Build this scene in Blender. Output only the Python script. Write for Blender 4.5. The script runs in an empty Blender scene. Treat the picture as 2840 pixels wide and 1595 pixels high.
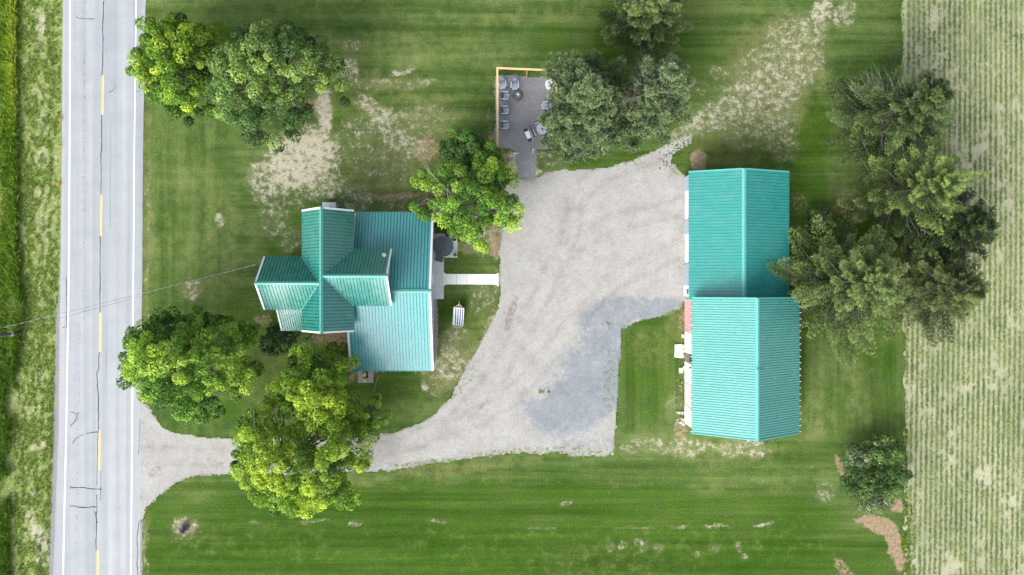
import bpy, bmesh, math, random
import numpy as np
from mathutils import Vector, Matrix

random.seed(7)
R = math.radians
scene = bpy.context.scene
COL = scene.collection

# ------------------------------------------------------------------ camera, sky, sun, exposure
CAM_H = 72.0          # drone height in metres
S = 0.0366            # metres per photo pixel on the ground
cam_d = bpy.data.cameras.new("camera"); cam_d.sensor_width = 36
cam_d.lens = 36 * CAM_H / (2840 * S); cam_d.clip_end = 4000; cam_d.clip_start = 0.5
cam = bpy.data.objects.new("camera", cam_d); COL.objects.link(cam)
cam.location = (0, 0, CAM_H); cam.rotation_euler = (0, 0, 0)
scene.camera = cam

SUN_EL, SUN_AZ = R(34), R(208)       # azimuth clockwise from +Y (north): light from the south-south-west
w = bpy.data.worlds.new("World"); scene.world = w; w.use_nodes = True
nt = w.node_tree; nt.nodes.clear()
def wn(t, **k):
    n = nt.nodes.new(t)
    for a, b in k.items(): setattr(n, a, b)
    return n
out = wn('ShaderNodeOutputWorld'); bg = wn('ShaderNodeBackground')
sky = wn('ShaderNodeTexSky', sky_type='NISHITA', sun_disc=False, sun_elevation=SUN_EL, sun_rotation=SUN_AZ,
         air_density=1.0, dust_density=3.0, ozone_density=1.0)
hsv = wn('ShaderNodeHueSaturation'); hsv.inputs['Saturation'].default_value = 0.35
tc = wn('ShaderNodeTexCoord'); nz = wn('ShaderNodeTexNoise'); nz.inputs['Scale'].default_value = 2.2
nz.inputs['Detail'].default_value = 5; nz.inputs['Roughness'].default_value = 0.5
mp = wn('ShaderNodeMapping'); mp.inputs['Location'].default_value = (3.1, 1.7, 0.4)
cr = wn('ShaderNodeValToRGB'); cr.color_ramp.elements[0].position = 0.42; cr.color_ramp.elements[1].position = 0.60
cr.color_ramp.elements[0].color = (0.62, 0.66, 0.72, 1); cr.color_ramp.elements[1].color = (1.5, 1.5, 1.48, 1)
mul = wn('ShaderNodeMixRGB', blend_type='MULTIPLY'); mul.inputs[0].default_value = 1
L = nt.links.new
L(sky.outputs[0], hsv.inputs['Color']); L(tc.outputs['Generated'], mp.inputs[0]); L(mp.outputs[0], nz.inputs['Vector'])
L(nz.outputs[0], cr.inputs[0]); L(hsv.outputs[0], mul.inputs[1]); L(cr.outputs[0], mul.inputs[2])
# unseen cloud gradient shaped for the roof reflections: brighter sunward, heavier to the north-east
dp = wn('ShaderNodeVectorMath', operation='DOT_PRODUCT'); dp.inputs[1].default_value = (-.52, -.52, .38)
L(tc.outputs['Generated'], dp.inputs[0])
g0 = wn('ShaderNodeMapRange'); g0.inputs[1].default_value = -1; g0.inputs[2].default_value = 1
L(dp.outputs['Value'], g0.inputs[0])
gr = wn('ShaderNodeValToRGB'); gr.color_ramp.elements.new(.5); gr.color_ramp.elements.new(.75)
for e_, (p_, v_) in zip(gr.color_ramp.elements, ((.1, .78), (.5, 1.12), (.72, 1.55), (.92, 2.3))): e_.position = p_; e_.color = (v_, v_, v_, 1)
L(g0.outputs[0], gr.inputs[0])
mul2 = wn('ShaderNodeMixRGB', blend_type='MULTIPLY'); mul2.inputs[0].default_value = 1
L(mul.outputs[0], mul2.inputs[1]); L(gr.outputs[0], mul2.inputs[2]); L(mul2.outputs[0], bg.inputs[0]); L(bg.outputs[0], out.inputs[0])
bg.inputs[1].default_value = 0.15

sd = bpy.data.lights.new("sun", 'SUN'); sd.energy = 0.65; sd.angle = R(38); sd.color = (1.0, 0.97, 0.92)
sun = bpy.data.objects.new("sun", sd); COL.objects.link(sun)
sdir = Vector((math.sin(SUN_AZ) * math.cos(SUN_EL), math.cos(SUN_AZ) * math.cos(SUN_EL), math.sin(SUN_EL)))
sun.rotation_euler = sdir.to_track_quat('Z', 'Y').to_euler()
scene.view_settings.view_transform = 'Standard'; scene.view_settings.look = 'None'
scene.view_settings.exposure = 0.47; scene.view_settings.gamma = 1
scene.view_settings.use_curve_mapping = False
scene.render.engine = 'CYCLES'
scene.cycles.max_bounces = 6; scene.cycles.transparent_max_bounces = 4

# ------------------------------------------------------------------ helpers
def P(px, py, z=0.0):
    """metres from a photo pixel, for a point at height z"""
    k = S * (CAM_H - z) / CAM_H
    return Vector(((px - 1420) * k, -(py - 797.5) * k, z))

def tag(o, label=None, cat=None, group=None, kind=None):
    if label: o['label'] = label
    if cat: o['category'] = cat
    if group: o['group'] = group
    if kind: o['kind'] = kind
    return o

def empty(name, loc, rz=0.0, label=None, cat=None, group=None):
    o = bpy.data.objects.new(name, None); COL.objects.link(o)
    o.location = loc; o.rotation_euler = (0, 0, rz); o.empty_display_size = 0.3
    return tag(o, label, cat, group)

def link(name, me, m, parent=None, smooth=False, local=False):
    o = bpy.data.objects.new(name, me); COL.objects.link(o)
    if m: me.materials.append(m)
    if parent:
        o.parent = parent
        if not local:
            # mesh data given in world coordinates
            M = Matrix.LocRotScale(parent_loc(parent), parent_rot(parent), None)
            o.matrix_parent_inverse = M.inverted()
    if smooth: me.polygons.foreach_set('use_smooth', [True] * len(me.polygons))
    return o
def parent_loc(p):
    l = p.location.copy(); q = p.parent
    return l if q is None or q.type != 'EMPTY' else l
def parent_rot(p): return p.rotation_euler.to_quaternion()

class MB:
    """collects shapes in one bmesh"""
    def __init__(s): s.bm = bmesh.new()
    def poly(s, pts):
        vs = [s.bm.verts.new(p) for p in pts]
        return s.bm.faces.new(vs)
    def hexa(s, a, b):
        """two quads (lists of 4 points), joined into a solid"""
        A = [s.bm.verts.new(p) for p in a]; B = [s.bm.verts.new(p) for p in b]
        f = s.bm.faces.new
        f(A[::-1]); f(B)
        for i in range(len(A)):
            j = (i + 1) % len(A); f((A[i], A[j], B[j], B[i]))
        return s
    def box(s, c, size, rz=0.0, rx=0.0, ry=0.0):
        M = Matrix.Translation(Vector(c)) @ Matrix.Rotation(rz, 4, 'Z') @ Matrix.Rotation(ry, 4, 'Y') @ Matrix.Rotation(rx, 4, 'X')
        x, y, z = [q / 2 for q in size]
        a = [M @ Vector(q) for q in ((-x, -y, -z), (x, -y, -z), (x, y, -z), (-x, y, -z))]
        b = [M @ Vector(q) for q in ((-x, -y, z), (x, -y, z), (x, y, z), (-x, y, z))]
        return s.hexa(a, b)
    def bb(s, x0, x1, y0, y1, z0, z1): return s.box(((x0+x1)/2, (y0+y1)/2, (z0+z1)/2), (abs(x1-x0), abs(y1-y0), abs(z1-z0)))
    def prism(s, pts, z0, z1):
        return s.hexa([Vector((p[0], p[1], z0)) for p in pts], [Vector((p[0], p[1], z1)) for p in pts])
    def tube(s, pts, rad, n=6, cap=True):
        pts = [Vector(p) for p in pts]; rings = []
        for i, p in enumerate(pts):
            d = (pts[min(i+1, len(pts)-1)] - pts[max(i-1, 0)])
            d = d.normalized() if d.length > 1e-9 else Vector((0, 0, 1))
            u = d.cross(Vector((0, 0, 1)));
            if u.length < 1e-3: u = d.cross(Vector((0, 1, 0)))
            u.normalize(); v = d.cross(u)
            r = rad[i] if isinstance(rad, (list, tuple)) else rad
            rings.append([s.bm.verts.new(p + (u * math.cos(2*math.pi*k/n) + v * math.sin(2*math.pi*k/n)) * r) for k in range(n)])
        for a, b in zip(rings, rings[1:]):
            for k in range(n): s.bm.faces.new((a[k], a[(k+1) % n], b[(k+1) % n], b[k]))
        if cap:
            s.bm.faces.new(rings[0][::-1]); s.bm.faces.new(rings[-1])
        return s
    def lathe(s, c, prof, n=24):
        """profile of (radius, z), closed at the ends when the radius is 0"""
        c = Vector(c); rings = []
        for r, z in prof:
            if r < 1e-6: rings.append([s.bm.verts.new(c + Vector((0, 0, z)))])
            else: rings.append([s.bm.verts.new(c + Vector((r*math.cos(2*math.pi*k/n), r*math.sin(2*math.pi*k/n), z))) for k in range(n)])
        for a, b in zip(rings, rings[1:]):
            for k in range(n):
                k2 = (k+1) % n
                if len(a) == 1 and len(b) == 1: continue
                if len(a) == 1: s.bm.faces.new((a[0], b[k], b[k2]))
                elif len(b) == 1: s.bm.faces.new((a[k], a[k2], b[0]))
                else: s.bm.faces.new((a[k], a[k2], b[k2], b[k]))
        return s
    def build(s, name, m, parent=None, local=False, smooth=False, bevel=0):
        bmesh.ops.recalc_face_normals(s.bm, faces=s.bm.faces[:])
        me = bpy.data.meshes.new(name); s.bm.to_mesh(me); s.bm.free()
        o = link(name, me, m, parent, smooth, local)
        if bevel:
            b = o.modifiers.new('bevel', 'BEVEL'); b.width = bevel; b.segments = 2; b.limit_method = 'ANGLE'
        return o

def np_mesh(name, V, F, m, parent=None, attrs=None, smooth=False):
    """V (n,3), F (m,k) all faces of k corners"""
    me = bpy.data.meshes.new(name); k = F.shape[1]
    me.vertices.add(len(V)); me.vertices.foreach_set('co', V.astype(np.float32).ravel())
    me.loops.add(F.size); me.loops.foreach_set('vertex_index', F.astype(np.int32).ravel())
    me.polygons.add(len(F)); me.polygons.foreach_set('loop_start', np.arange(0, F.size, k, dtype=np.int32))
    try: me.polygons.foreach_set('loop_total', np.full(len(F), k, dtype=np.int32))
    except Exception: pass
    me.update(calc_edges=True)
    for a, val in (attrs or {}).items():
        at = me.attributes.new(a, 'FLOAT', 'POINT'); at.data.foreach_set('value', val.astype(np.float32))
    me.validate()
    return link(name, me, m, parent, smooth)

def hash2(ix, iy, seed):
    h = (ix.astype(np.int64) * 374761393 + iy.astype(np.int64) * 668265263 + seed * 1442695041) & 0xffffffff
    h = ((h ^ (h >> 13)) * 1274126177) & 0xffffffff
    return ((h ^ (h >> 16)) & 0xffff) / 65535.0
def vnoise(x, y, seed=0):
    ix = np.floor(x); iy = np.floor(y); fx = x - ix; fy = y - iy
    fx = fx*fx*(3-2*fx); fy = fy*fy*(3-2*fy)
    a = hash2(ix, iy, seed); b = hash2(ix+1, iy, seed); c = hash2(ix, iy+1, seed); d = hash2(ix+1, iy+1, seed)
    return (a*(1-fx)+b*fx)*(1-fy) + (c*(1-fx)+d*fx)*fy
def fbm(x, y, seed=0, o=4):
    s = 0; a = 0.5; t = 0
    for i in range(o):
        s = s + a*vnoise(x, y, seed+i*17); t += a; a *= .5; x = x*2.03+11.3; y = y*2.03+5.7
    return s / t
def inpoly(x, y, poly):
    ins = np.zeros(x.shape, bool); n = len(poly)
    for i in range(n):
        x0, y0 = poly[i]; x1, y1 = poly[(i+1) % n]
        if y0 == y1: continue
        c = ((y0 > y) != (y1 > y)) & (x < (x1-x0)*(y-y0)/(y1-y0)+x0)
        ins ^= c
    return ins
def edgedist(x, y, poly):
    d = np.full(x.shape, 1e9); n = len(poly)
    for i in range(n):
        x0, y0 = poly[i]; x1, y1 = poly[(i+1) % n]; dx, dy = x1-x0, y1-y0
        t = np.clip(((x-x0)*dx+(y-y0)*dy)/(dx*dx+dy*dy+1e-9), 0, 1)
        d = np.minimum(d, np.hypot(x-x0-t*dx, y-y0-t*dy))
    return d
def sstep(a, b, x):
    t = np.clip((x-a)/(b-a), 0, 1); return t*t*(3-2*t)

# ------------------------------------------------------------------ materials
class NM:
    """tiny node builder"""
    def __init__(s, name, rough=0.8, spec=0.3, metal=0.0):
        s.m = bpy.data.materials.new(name); s.m.use_nodes = True; s.t = s.m.node_tree
        s.b = s.t.nodes['Principled BSDF']; s.b.inputs['Roughness'].default_value = rough
        s.b.inputs['Specular IOR Level'].default_value = spec; s.b.inputs['Metallic'].default_value = metal
        s.tc = s.t.nodes.new('ShaderNodeTexCoord')
    def set(s, node, i, v):
        if hasattr(v, 'is_linked') or hasattr(v, 'links'): s.t.links.new(v, node.inputs[i])
        elif v is not None:
            if isinstance(v, (tuple, list)) and len(v) == 3 and node.inputs[i].type == 'RGBA': v = (*v, 1)
            node.inputs[i].default_value = v
    def noise(s, scale, detail=4, rough=.5, vec=None, sc=None, dist=0):
        n = s.t.nodes.new('ShaderNodeTexNoise'); n.inputs['Scale'].default_value = scale
        n.inputs['Detail'].default_value = detail; n.inputs['Roughness'].default_value = rough
        n.inputs['Distortion'].default_value = dist
        v = vec or s.tc.outputs['Object']
        if sc:
            q = s.t.nodes.new('ShaderNodeMapping'); q.inputs['Scale'].default_value = sc
            s.t.links.new(v, q.inputs[0]); v = q.outputs[0]
        s.t.links.new(v, n.inputs['Vector']); return n.outputs[0]
    def vor(s, scale, sc=None, feature='F1'):
        n = s.t.nodes.new('ShaderNodeTexVoronoi'); n.inputs['Scale'].default_value = scale; n.feature = feature
        v = s.tc.outputs['Object']
        if sc:
            q = s.t.nodes.new('ShaderNodeMapping'); q.inputs['Scale'].default_value = sc
            s.t.links.new(v, q.inputs[0]); v = q.outputs[0]
        s.t.links.new(v, n.inputs['Vector']); return n.outputs['Color' if feature == 'F1' else 0]
    def ramp(s, fac, *st):
        n = s.t.nodes.new('ShaderNodeValToRGB'); e = n.color_ramp.elements
        while len(e) < len(st): e.new(0.5)
        for q, (p, c) in zip(e, st):
            q.position = p; q.color = (*c, 1) if isinstance(c, (tuple, list)) else (c, c, c, 1)
        s.t.links.new(fac, n.inputs[0]); return n.outputs[0]
    def mix(s, f, a, b, mode='MIX'):
        n = s.t.nodes.new('ShaderNodeMixRGB'); n.blend_type = mode
        s.set(n, 0, f); s.set(n, 1, a); s.set(n, 2, b); return n.outputs[0]
    def math(s, op, a, b=None, clamp=False):
        n = s.t.nodes.new('ShaderNodeMath'); n.operation = op; n.use_clamp = clamp
        s.set(n, 0, a); s.set(n, 1, b); return n.outputs[0]
    def attr(s, name):
        n = s.t.nodes.new('ShaderNodeAttribute'); n.attribute_name = name; return n.outputs['Fac']
    def sm(s, x, a, b):
        n = s.t.nodes.new('ShaderNodeMapRange'); n.interpolation_type = 'SMOOTHSTEP'
        s.set(n, 0, x); n.inputs[1].default_value = a; n.inputs[2].default_value = b; return n.outputs[0]
    def bump(s, h, st=.3, dist=.05):
        n = s.t.nodes.new('ShaderNodeBump'); n.inputs['Strength'].default_value = st; n.inputs['Distance'].default_value = dist
        s.t.links.new(h, n.inputs['Height']); s.t.links.new(n.outputs[0], s.b.inputs['Normal'])
    def base(s, c): s.set(s.b, 'Base Color', c); return s

def plain(name, c, rough=.6, spec=.3, var=.12, scale=2.0, metal=0.0, grain=0):
    n = NM(name, rough, spec, metal)
    a = tuple(max(0, q*(1-var)) for q in c); b = tuple(min(1, q*(1+var)) for q in c)
    col = n.mix(n.noise(scale, 5, .6), a, b)
    if grain: col = n.mix(1.0, col, n.ramp(n.noise(grain, 2, .6), (.3, .78), (.7, 1.2)), 'MULTIPLY')
    n.base(col); return n.m

def foliage(name, dark, mid, light, trans=.25, rough=.55):
    n = NM(name, rough, .25)
    t = n.attr('tint')
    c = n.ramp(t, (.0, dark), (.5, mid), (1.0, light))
    n.base(c)
    tr = n.t.nodes.new('ShaderNodeBsdfTranslucent'); n.t.links.new(c, tr.inputs[0])
    mx = n.t.nodes.new('ShaderNodeMixShader'); mx.inputs[0].default_value = trans
    o = n.t.nodes['Material Output']
    n.t.links.new(n.b.outputs[0], mx.inputs[1]); n.t.links.new(tr.outputs[0], mx.inputs[2]); n.t.links.new(mx.outputs[0], o.inputs[0])
    return n.m

def roofmat(name, c, rough=.26, coat=.35, ior=1.7):
    n = NM(name, rough, .5)
    a = tuple(q*.88 for q in c); b = tuple(q*1.10 for q in c)
    col = n.mix(n.noise(.5, 6, .6), a, b)
    col = n.mix(n.math('MULTIPLY', n.sm(n.noise(1.1, 8, .7), .45, .75), .22), col, (.16, .32, .29))
    n.base(col)
    n.set(n.b, 'Roughness', n.ramp(n.noise(1.1, 4, .6), (.3, rough*.8), (.7, rough*1.25)))
    n.b.inputs['IOR'].default_value = ior
    n.b.inputs['Coat Weight'].default_value = coat; n.b.inputs['Coat Roughness'].default_value = .3
    return n.m

M = {}
M['roof'] = roofmat('teal_metal_roof', (.012, .215, .175), .28, .6, 1.95); M['roof_low'] = roofmat('low_wing_roof', (.080, .345, .35), .28, .25, 1.48)
M['rib'] = roofmat('teal_rib_shade', (.006, .105, .092)); M['rib_barn'] = roofmat('teal_barn_rib_shade', (.03, .24, .21))  # shade lines put into the colour: darker teal for the roof ribs
M['roof_barn'] = roofmat('teal_barn_roof', (.016, .255, .218), .30)
M['roof_tall'] = roofmat('weathered_teal_roof', (.092, .385, .325), .24, .5, 1.9)  # tall barn's own material, a paler teal than the garage roof
M['white'] = plain('white_paint', (.80, .81, .82), .45, .4, .04)
M['offwhite'] = plain('off_white_siding', (.62, .65, .68), .6, .3, .06)
M['grey_siding'] = plain('grey_siding', (.36, .40, .43), .6, .3, .06)
M['pink'] = plain('faded_red_paint', (.60, .33, .34), .7, .2, .22, 3)
M['palepink'] = plain('pale_pink_paint', (.66, .55, .57), .7, .2, .1, 3)
M['glass'] = plain('window_glass', (.03, .04, .05), .08, .8, .1)
M['concrete'] = plain('concrete', (.64, .64, .62), .85, .2, .07, 1.2, grain=14)
M['concrete_new'] = plain('white_concrete', (.80, .80, .78), .8, .2, .03, 1.0)
M['oldconcrete'] = plain('old_concrete', (.34, .32, .27), .9, .2, .15, 2.5, grain=10)
M['wood'] = plain('new_lumber', (.70, .50, .26), .7, .2, .08, 3)
M['woodside'] = plain('lumber_post', (.36, .21, .11), .8, .2, .15, 3)
M['grey_plastic'] = plain('grey_poly_lumber', (.22, .27, .31), .5, .3, .05)
M['lightgrey'] = plain('light_grey_poly', (.44, .50, .55), .5, .3, .05)
M['navy'] = plain('dark_slate_poly', (.045, .065, .085), .5, .3, .1)
M['black'] = plain('black_metal', (.012, .012, .013), .5, .4, .1)
M['steel'] = plain('stainless_steel', (.45, .44, .42), .25, .5, .25, 5, metal=.9)
M['tub'] = plain('vinyl_cover', (.085, .105, .13), .5, .3, .1, 3)
M['canvas'] = plain('white_canvas', (.78, .79, .80), .9, .1, .03)
M['bluestripe'] = plain('navy_stripe', (.02, .08, .24), .9, .1, .05)
M['rope'] = plain('rope', (.45, .42, .38), .9, .1, .1)
M['stone'] = plain('field_stone', (.42, .38, .32), .9, .2, .25, 3)
M['brickpale'] = plain('pale_block', (.52, .47, .36), .9, .2, .15, 3)
M['polewood'] = plain('weathered_pole', (.13, .12, .11), .9, .1, .2, 2)
M['bark'] = plain('grey_bark', (.16, .14, .125), .95, .1, .25, 6)
M['palebark'] = plain('dead_wood', (.34, .32, .30), .95, .1, .2, 6)
M['cable'] = plain('cable', (.36, .37, .38), .6, .3, .1)
M['cable_dark'] = plain('thin_cable', (.05, .05, .055), .6, .3, .1)
M['tan'] = plain('sandstone', (.55, .43, .28), .9, .1, .12, 5)
M['darkdirt'] = plain('dark_soil', (.06, .05, .04), .95, .1, .2, 5)

# ------------------------------------------------------------------ ground sheet
def axis(lo, hi, st, far):
    a = list(np.arange(lo, hi + st/2, st)); e = [abs(far)*f for f in (1, .5, .25)]
    return np.array([lo-e[0], lo-e[1], lo-e[2], lo-e[2]*.4, lo-4] + a + [hi+4, hi+e[2]*.4, hi+e[2], hi+e[1], hi+e[0]])

def blobs(X, Y, L, warp=14, seed=3):
    """soft ellipses given in photo pixels: (x, y, rx, ry, degrees, strength)"""
    wx = X + (fbm(X/60, Y/60, seed)-.5)*warp*2.5 + (fbm(X/18, Y/18, seed+5)-.5)*warp; wy = Y + (fbm(X/60, Y/60, seed+9)-.5)*warp*2.5 + (fbm(X/18, Y/18, seed+13)-.5)*warp
    m = np.zeros(X.shape)
    for (x, y, rx, ry, a, s) in L:
        c, sn = math.cos(R(a)), math.sin(R(a)); dx, dy = wx-x, wy-y
        u = (dx*c+dy*sn)/rx; v = (-dx*sn+dy*c)/ry
        m = np.maximum(m, s*sstep(1.35, .6, np.hypot(u, v)))
    return m

STRAW = [(409,760,7,420,0,.42),(404,1510,8,90,0,.5),(835,440,120,90,-25,.95),(900,310,24,80,-6,.95),(750,490,70,70,0,.72),(880,510,90,50,0,.66),(780,545,90,40,0,.5),
 (955,185,34,34,20,.85),(965,122,34,20,0,.5),(1020,290,50,26,45,.66),(1060,335,40,36,45,.72),(1120,400,80,44,25,.62),(1110,350,80,50,0,.45),(1000,440,90,60,0,.42),
 (1110,198,36,10,0,.65),(1160,232,60,14,0,.5),(1010,225,80,20,0,.42),(1060,230,90,24,0,.4),(1000,360,60,40,0,.45),(985,560,55,40,0,.55),(760,600,50,60,0,.5),(800,660,40,40,0,.45),
 (1050,470,110,60,0,.36),(1120,560,70,30,0,.45),(1180,330,80,60,0,.40),
 (2275,30,44,30,-50,.78),(2225,100,90,70,-30,.56),(2340,40,50,34,-20,.55),(2215,165,80,80,-30,.56),(2150,235,120,80,-30,.62),(2040,290,140,60,-30,.6),(1940,345,120,26,-25,.66),(2120,330,110,70,10,.55),(2080,385,110,36,15,.42),(2175,400,44,50,20,.42),(1980,230,80,50,-20,.34),
 (1990,200,24,20,0,.5),(1895,235,60,20,-30,.55),(2170,140,70,110,0,.52),(2110,180,90,60,0,.44),
 (1440,452,36,36,0,.95),(1480,470,50,18,10,.85),(1530,440,50,20,20,.5),(1480,440,30,24,0,.55),
 (535,805,32,26,10,.55),(615,612,14,20,0,.75),(1250,1010,40,60,30,.62),(1255,950,34,60,20,.5),(1200,1070,40,24,0,.45),(1178,1068,10,12,0,.85),
 (1330,830,36,50,0,.42),(1330,640,40,60,0,.6),(1290,690,50,20,0,.5),
 (1900,1240,120,24,0,.56),(2010,1245,70,24,0,.55),(2080,1240,60,30,10,.55),(1770,1232,60,20,0,.5),(1870,1120,30,20,0,.4),
 (112,75,18,60,-8,.72),(118,130,14,30,0,.6),(110,250,26,30,0,.55),(120,330,20,50,0,.5),(115,440,22,30,0,.6),(118,560,26,60,0,.5),(112,620,20,40,0,.58),(120,680,18,30,0,.5),(60,300,16,60,0,.4),(62,640,12,50,0,.45),
 (155,460,14,90,0,.42),(150,600,12,100,0,.42),(120,830,14,30,0,.45),(110,1040,18,24,0,.6),(120,1020,12,20,0,.5),(48,1120,18,30,0,.5),(85,1130,18,24,0,.5),(100,1240,24,14,0,.6),(100,1370,20,9,0,.9),(85,1440,18,36,0,.75),(105,1490,26,44,-20,.85),(120,1530,22,40,-20,.78),(75,1480,20,40,0,.5),
 (515,1462,40,34,0,.5),(2090,1330,60,10,5,.3),(1570,1395,20,8,0,.5),(2120,1457,24,6,0,.8),(1985,1462,50,6,0,.55),(985,1452,14,9,0,.6),(870,1447,50,7,0,.5),(705,1452,24,7,0,.45),(1215,1455,40,7,0,.45),(1500,1465,60,6,0,.45),(1760,1462,60,7,0,.5),(1880,1460,30,7,0,.6),
 (1775,1515,24,14,0,.55),(1730,1520,16,12,0,.5),(1690,1515,18,20,0,.42),(1820,1520,20,10,0,.5),(1930,1540,14,12,0,.5),(2060,1545,14,12,0,.5),(1980,1525,20,20,0,.45),(2045,1518,14,18,0,.5),(2255,1290,60,14,0,.3),(2290,1370,30,30,20,.5)]
SOIL = [(2400,1440,40,12,0,.85),(2440,1460,50,26,10,1.0),(2480,1500,26,50,-10,1.0),(2495,1545,16,44,0,.9),(2485,1405,24,20,-20,.9),(2340,1578,20,50,-22,.55),(2325,1550,10,12,0,.6),
 (1935,440,26,34,0,1.0),(1380,660,24,60,0,.8),(1340,690,40,30,0,.5),(1373,790,14,70,4,.5),(1352,900,14,60,20,.55),(1310,980,12,60,30,.45),(1262,1070,20,30,40,.3),
 (1240,590,60,30,0,.55),(1070,545,120,14,0,.62),(1210,560,60,40,0,.5),(1180,410,40,40,0,.6),(1290,440,30,30,0,.4),(1365,400,14,50,0,.65),(1360,330,10,40,0,.5),(1395,440,24,30,0,.55),(1370,250,7,30,0,.5),
 (727,885,28,22,0,.55),(925,940,60,34,0,.7),(975,1010,30,60,0,.6),(940,990,40,50,0,.5),(1060,1032,120,9,0,.5),(1180,1035,60,12,0,.5),(880,935,30,20,0,.5),
 (2215,560,30,34,20,.42),(2240,640,12,50,-10,.45),(2280,600,40,30,0,.6),(2360,570,60,60,0,.5),(2330,1290,14,40,-25,.7),(2560,640,80,60,0,.5),(2460,560,80,60,0,.5),(2430,490,80,30,0,.4),
 (515,1465,34,28,0,.6),(408,560,12,120,0,.25),(870,300,34,30,0,.55),(740,370,40,20,0,.4),
 (4,560,12,120,0,.9),(2,880,8,60,0,.7),(2,350,8,60,0,.6),(1885,1190,22,40,0,.6),(1885,1090,14,60,0,.4),(1893,880,12,60,0,.5),
 (1780,300,60,50,0,.3),(1260,740,30,20,0,.3)]
DRY = [(408,500,14,420,0,.8),(400,780,10,120,0,.8),(400,1500,12,120,0,.8),(600,590,60,60,0,.45),(540,800,60,40,0,.7),(620,700,120,120,0,.4),(480,560,60,200,0,.3),
 (1130,470,160,110,0,.75),(1180,340,120,90,0,.6),(1040,400,120,160,0,.5),(900,160,160,100,0,.4),(1100,120,200,40,0,.45),(1000,250,200,80,0,.55),
 (1250,1000,90,110,30,.85),(1330,880,60,90,20,.6),(1130,1090,80,60,0,.45),(1330,650,70,60,0,.9),(1340,760,60,60,0,.4),
 (1240,1300,170,18,-4,.95),(1420,1275,140,14,0,.7),(1150,1335,200,20,0,.4),(1380,1335,200,10,0,.55),(1750,1345,150,9,3,.5),(1980,1352,120,9,2,.6),
 (2000,1250,220,40,0,.6),(1830,1180,100,60,0,.3),(1800,960,70,60,0,.6),(1880,900,40,60,0,.6),(2050,400,200,80,0,.7),(2150,200,160,180,0,.8),(2330,900,70,200,0,.45),(2260,1150,70,120,0,.45),(2390,1080,60,100,0,.4),(2380,300,120,60,0,.3),
 (620,1050,60,60,0,.4),(700,1060,60,140,0,.5),(770,1000,60,60,0,.6),(650,880,50,60,0,.4),(1060,1110,60,40,0,.45),(800,1500,200,70,0,.35),(1300,1500,300,60,0,.3),(1700,1560,300,60,0,.45),(1900,1500,300,60,0,.35),(560,1500,120,60,0,.45),(2200,1500,160,80,0,.3),
 (110,700,60,900,0,.75),(150,1300,20,300,0,.7),(1650,40,400,30,0,.45),(1500,60,200,14,0,.5),(1300,40,500,10,0,.5),(700,15,300,12,0,.4),(1060,590,140,40,0,.5)]
LUSH = [(1300,1540,1400,120,0,.8),(900,1420,700,60,0,.7),(2000,1440,400,90,0,.7),(1500,1400,700,70,0,.7),(1700,1330,500,40,0,.4),(480,1450,80,120,0,.5),(1500,1480,400,60,0,.6),(1400,1360,600,30,0,.7),(700,1350,250,20,0,.6),(1800,1000,90,200,0,.6),(1700,120,60,120,0,.8),(1560,110,120,60,0,.5),(1700,240,50,80,0,.9),(600,110,80,40,0,.9),(2180,420,120,60,20,.8),(2250,350,60,90,0,.9),(2240,500,60,80,0,.7),
 (660,900,60,90,0,.6),(660,1140,90,40,0,.6),(1000,1120,90,60,0,.6),(1120,1060,120,60,0,.6),(1270,870,60,50,0,.75),(1290,750,70,40,0,.6),(1950,420,140,40,0,.5),(850,560,120,60,0,.7),(780,640,60,80,0,.6),(960,400,60,140,0,.5),(1300,860,60,40,0,.6),
 (2210,1000,30,220,0,.5),(2440,1000,60,180,0,.5),(2300,1260,160,50,0,.5),(820,1040,120,90,0,.6),(2250,760,80,160,0,.9),(2400,650,120,100,0,.9),(2380,960,90,60,0,.6),(1600,400,120,70,0,.7),(1720,420,90,40,0,.5),(1960,150,120,160,0,.5),(500,1250,20,30,0,.5)]
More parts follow.
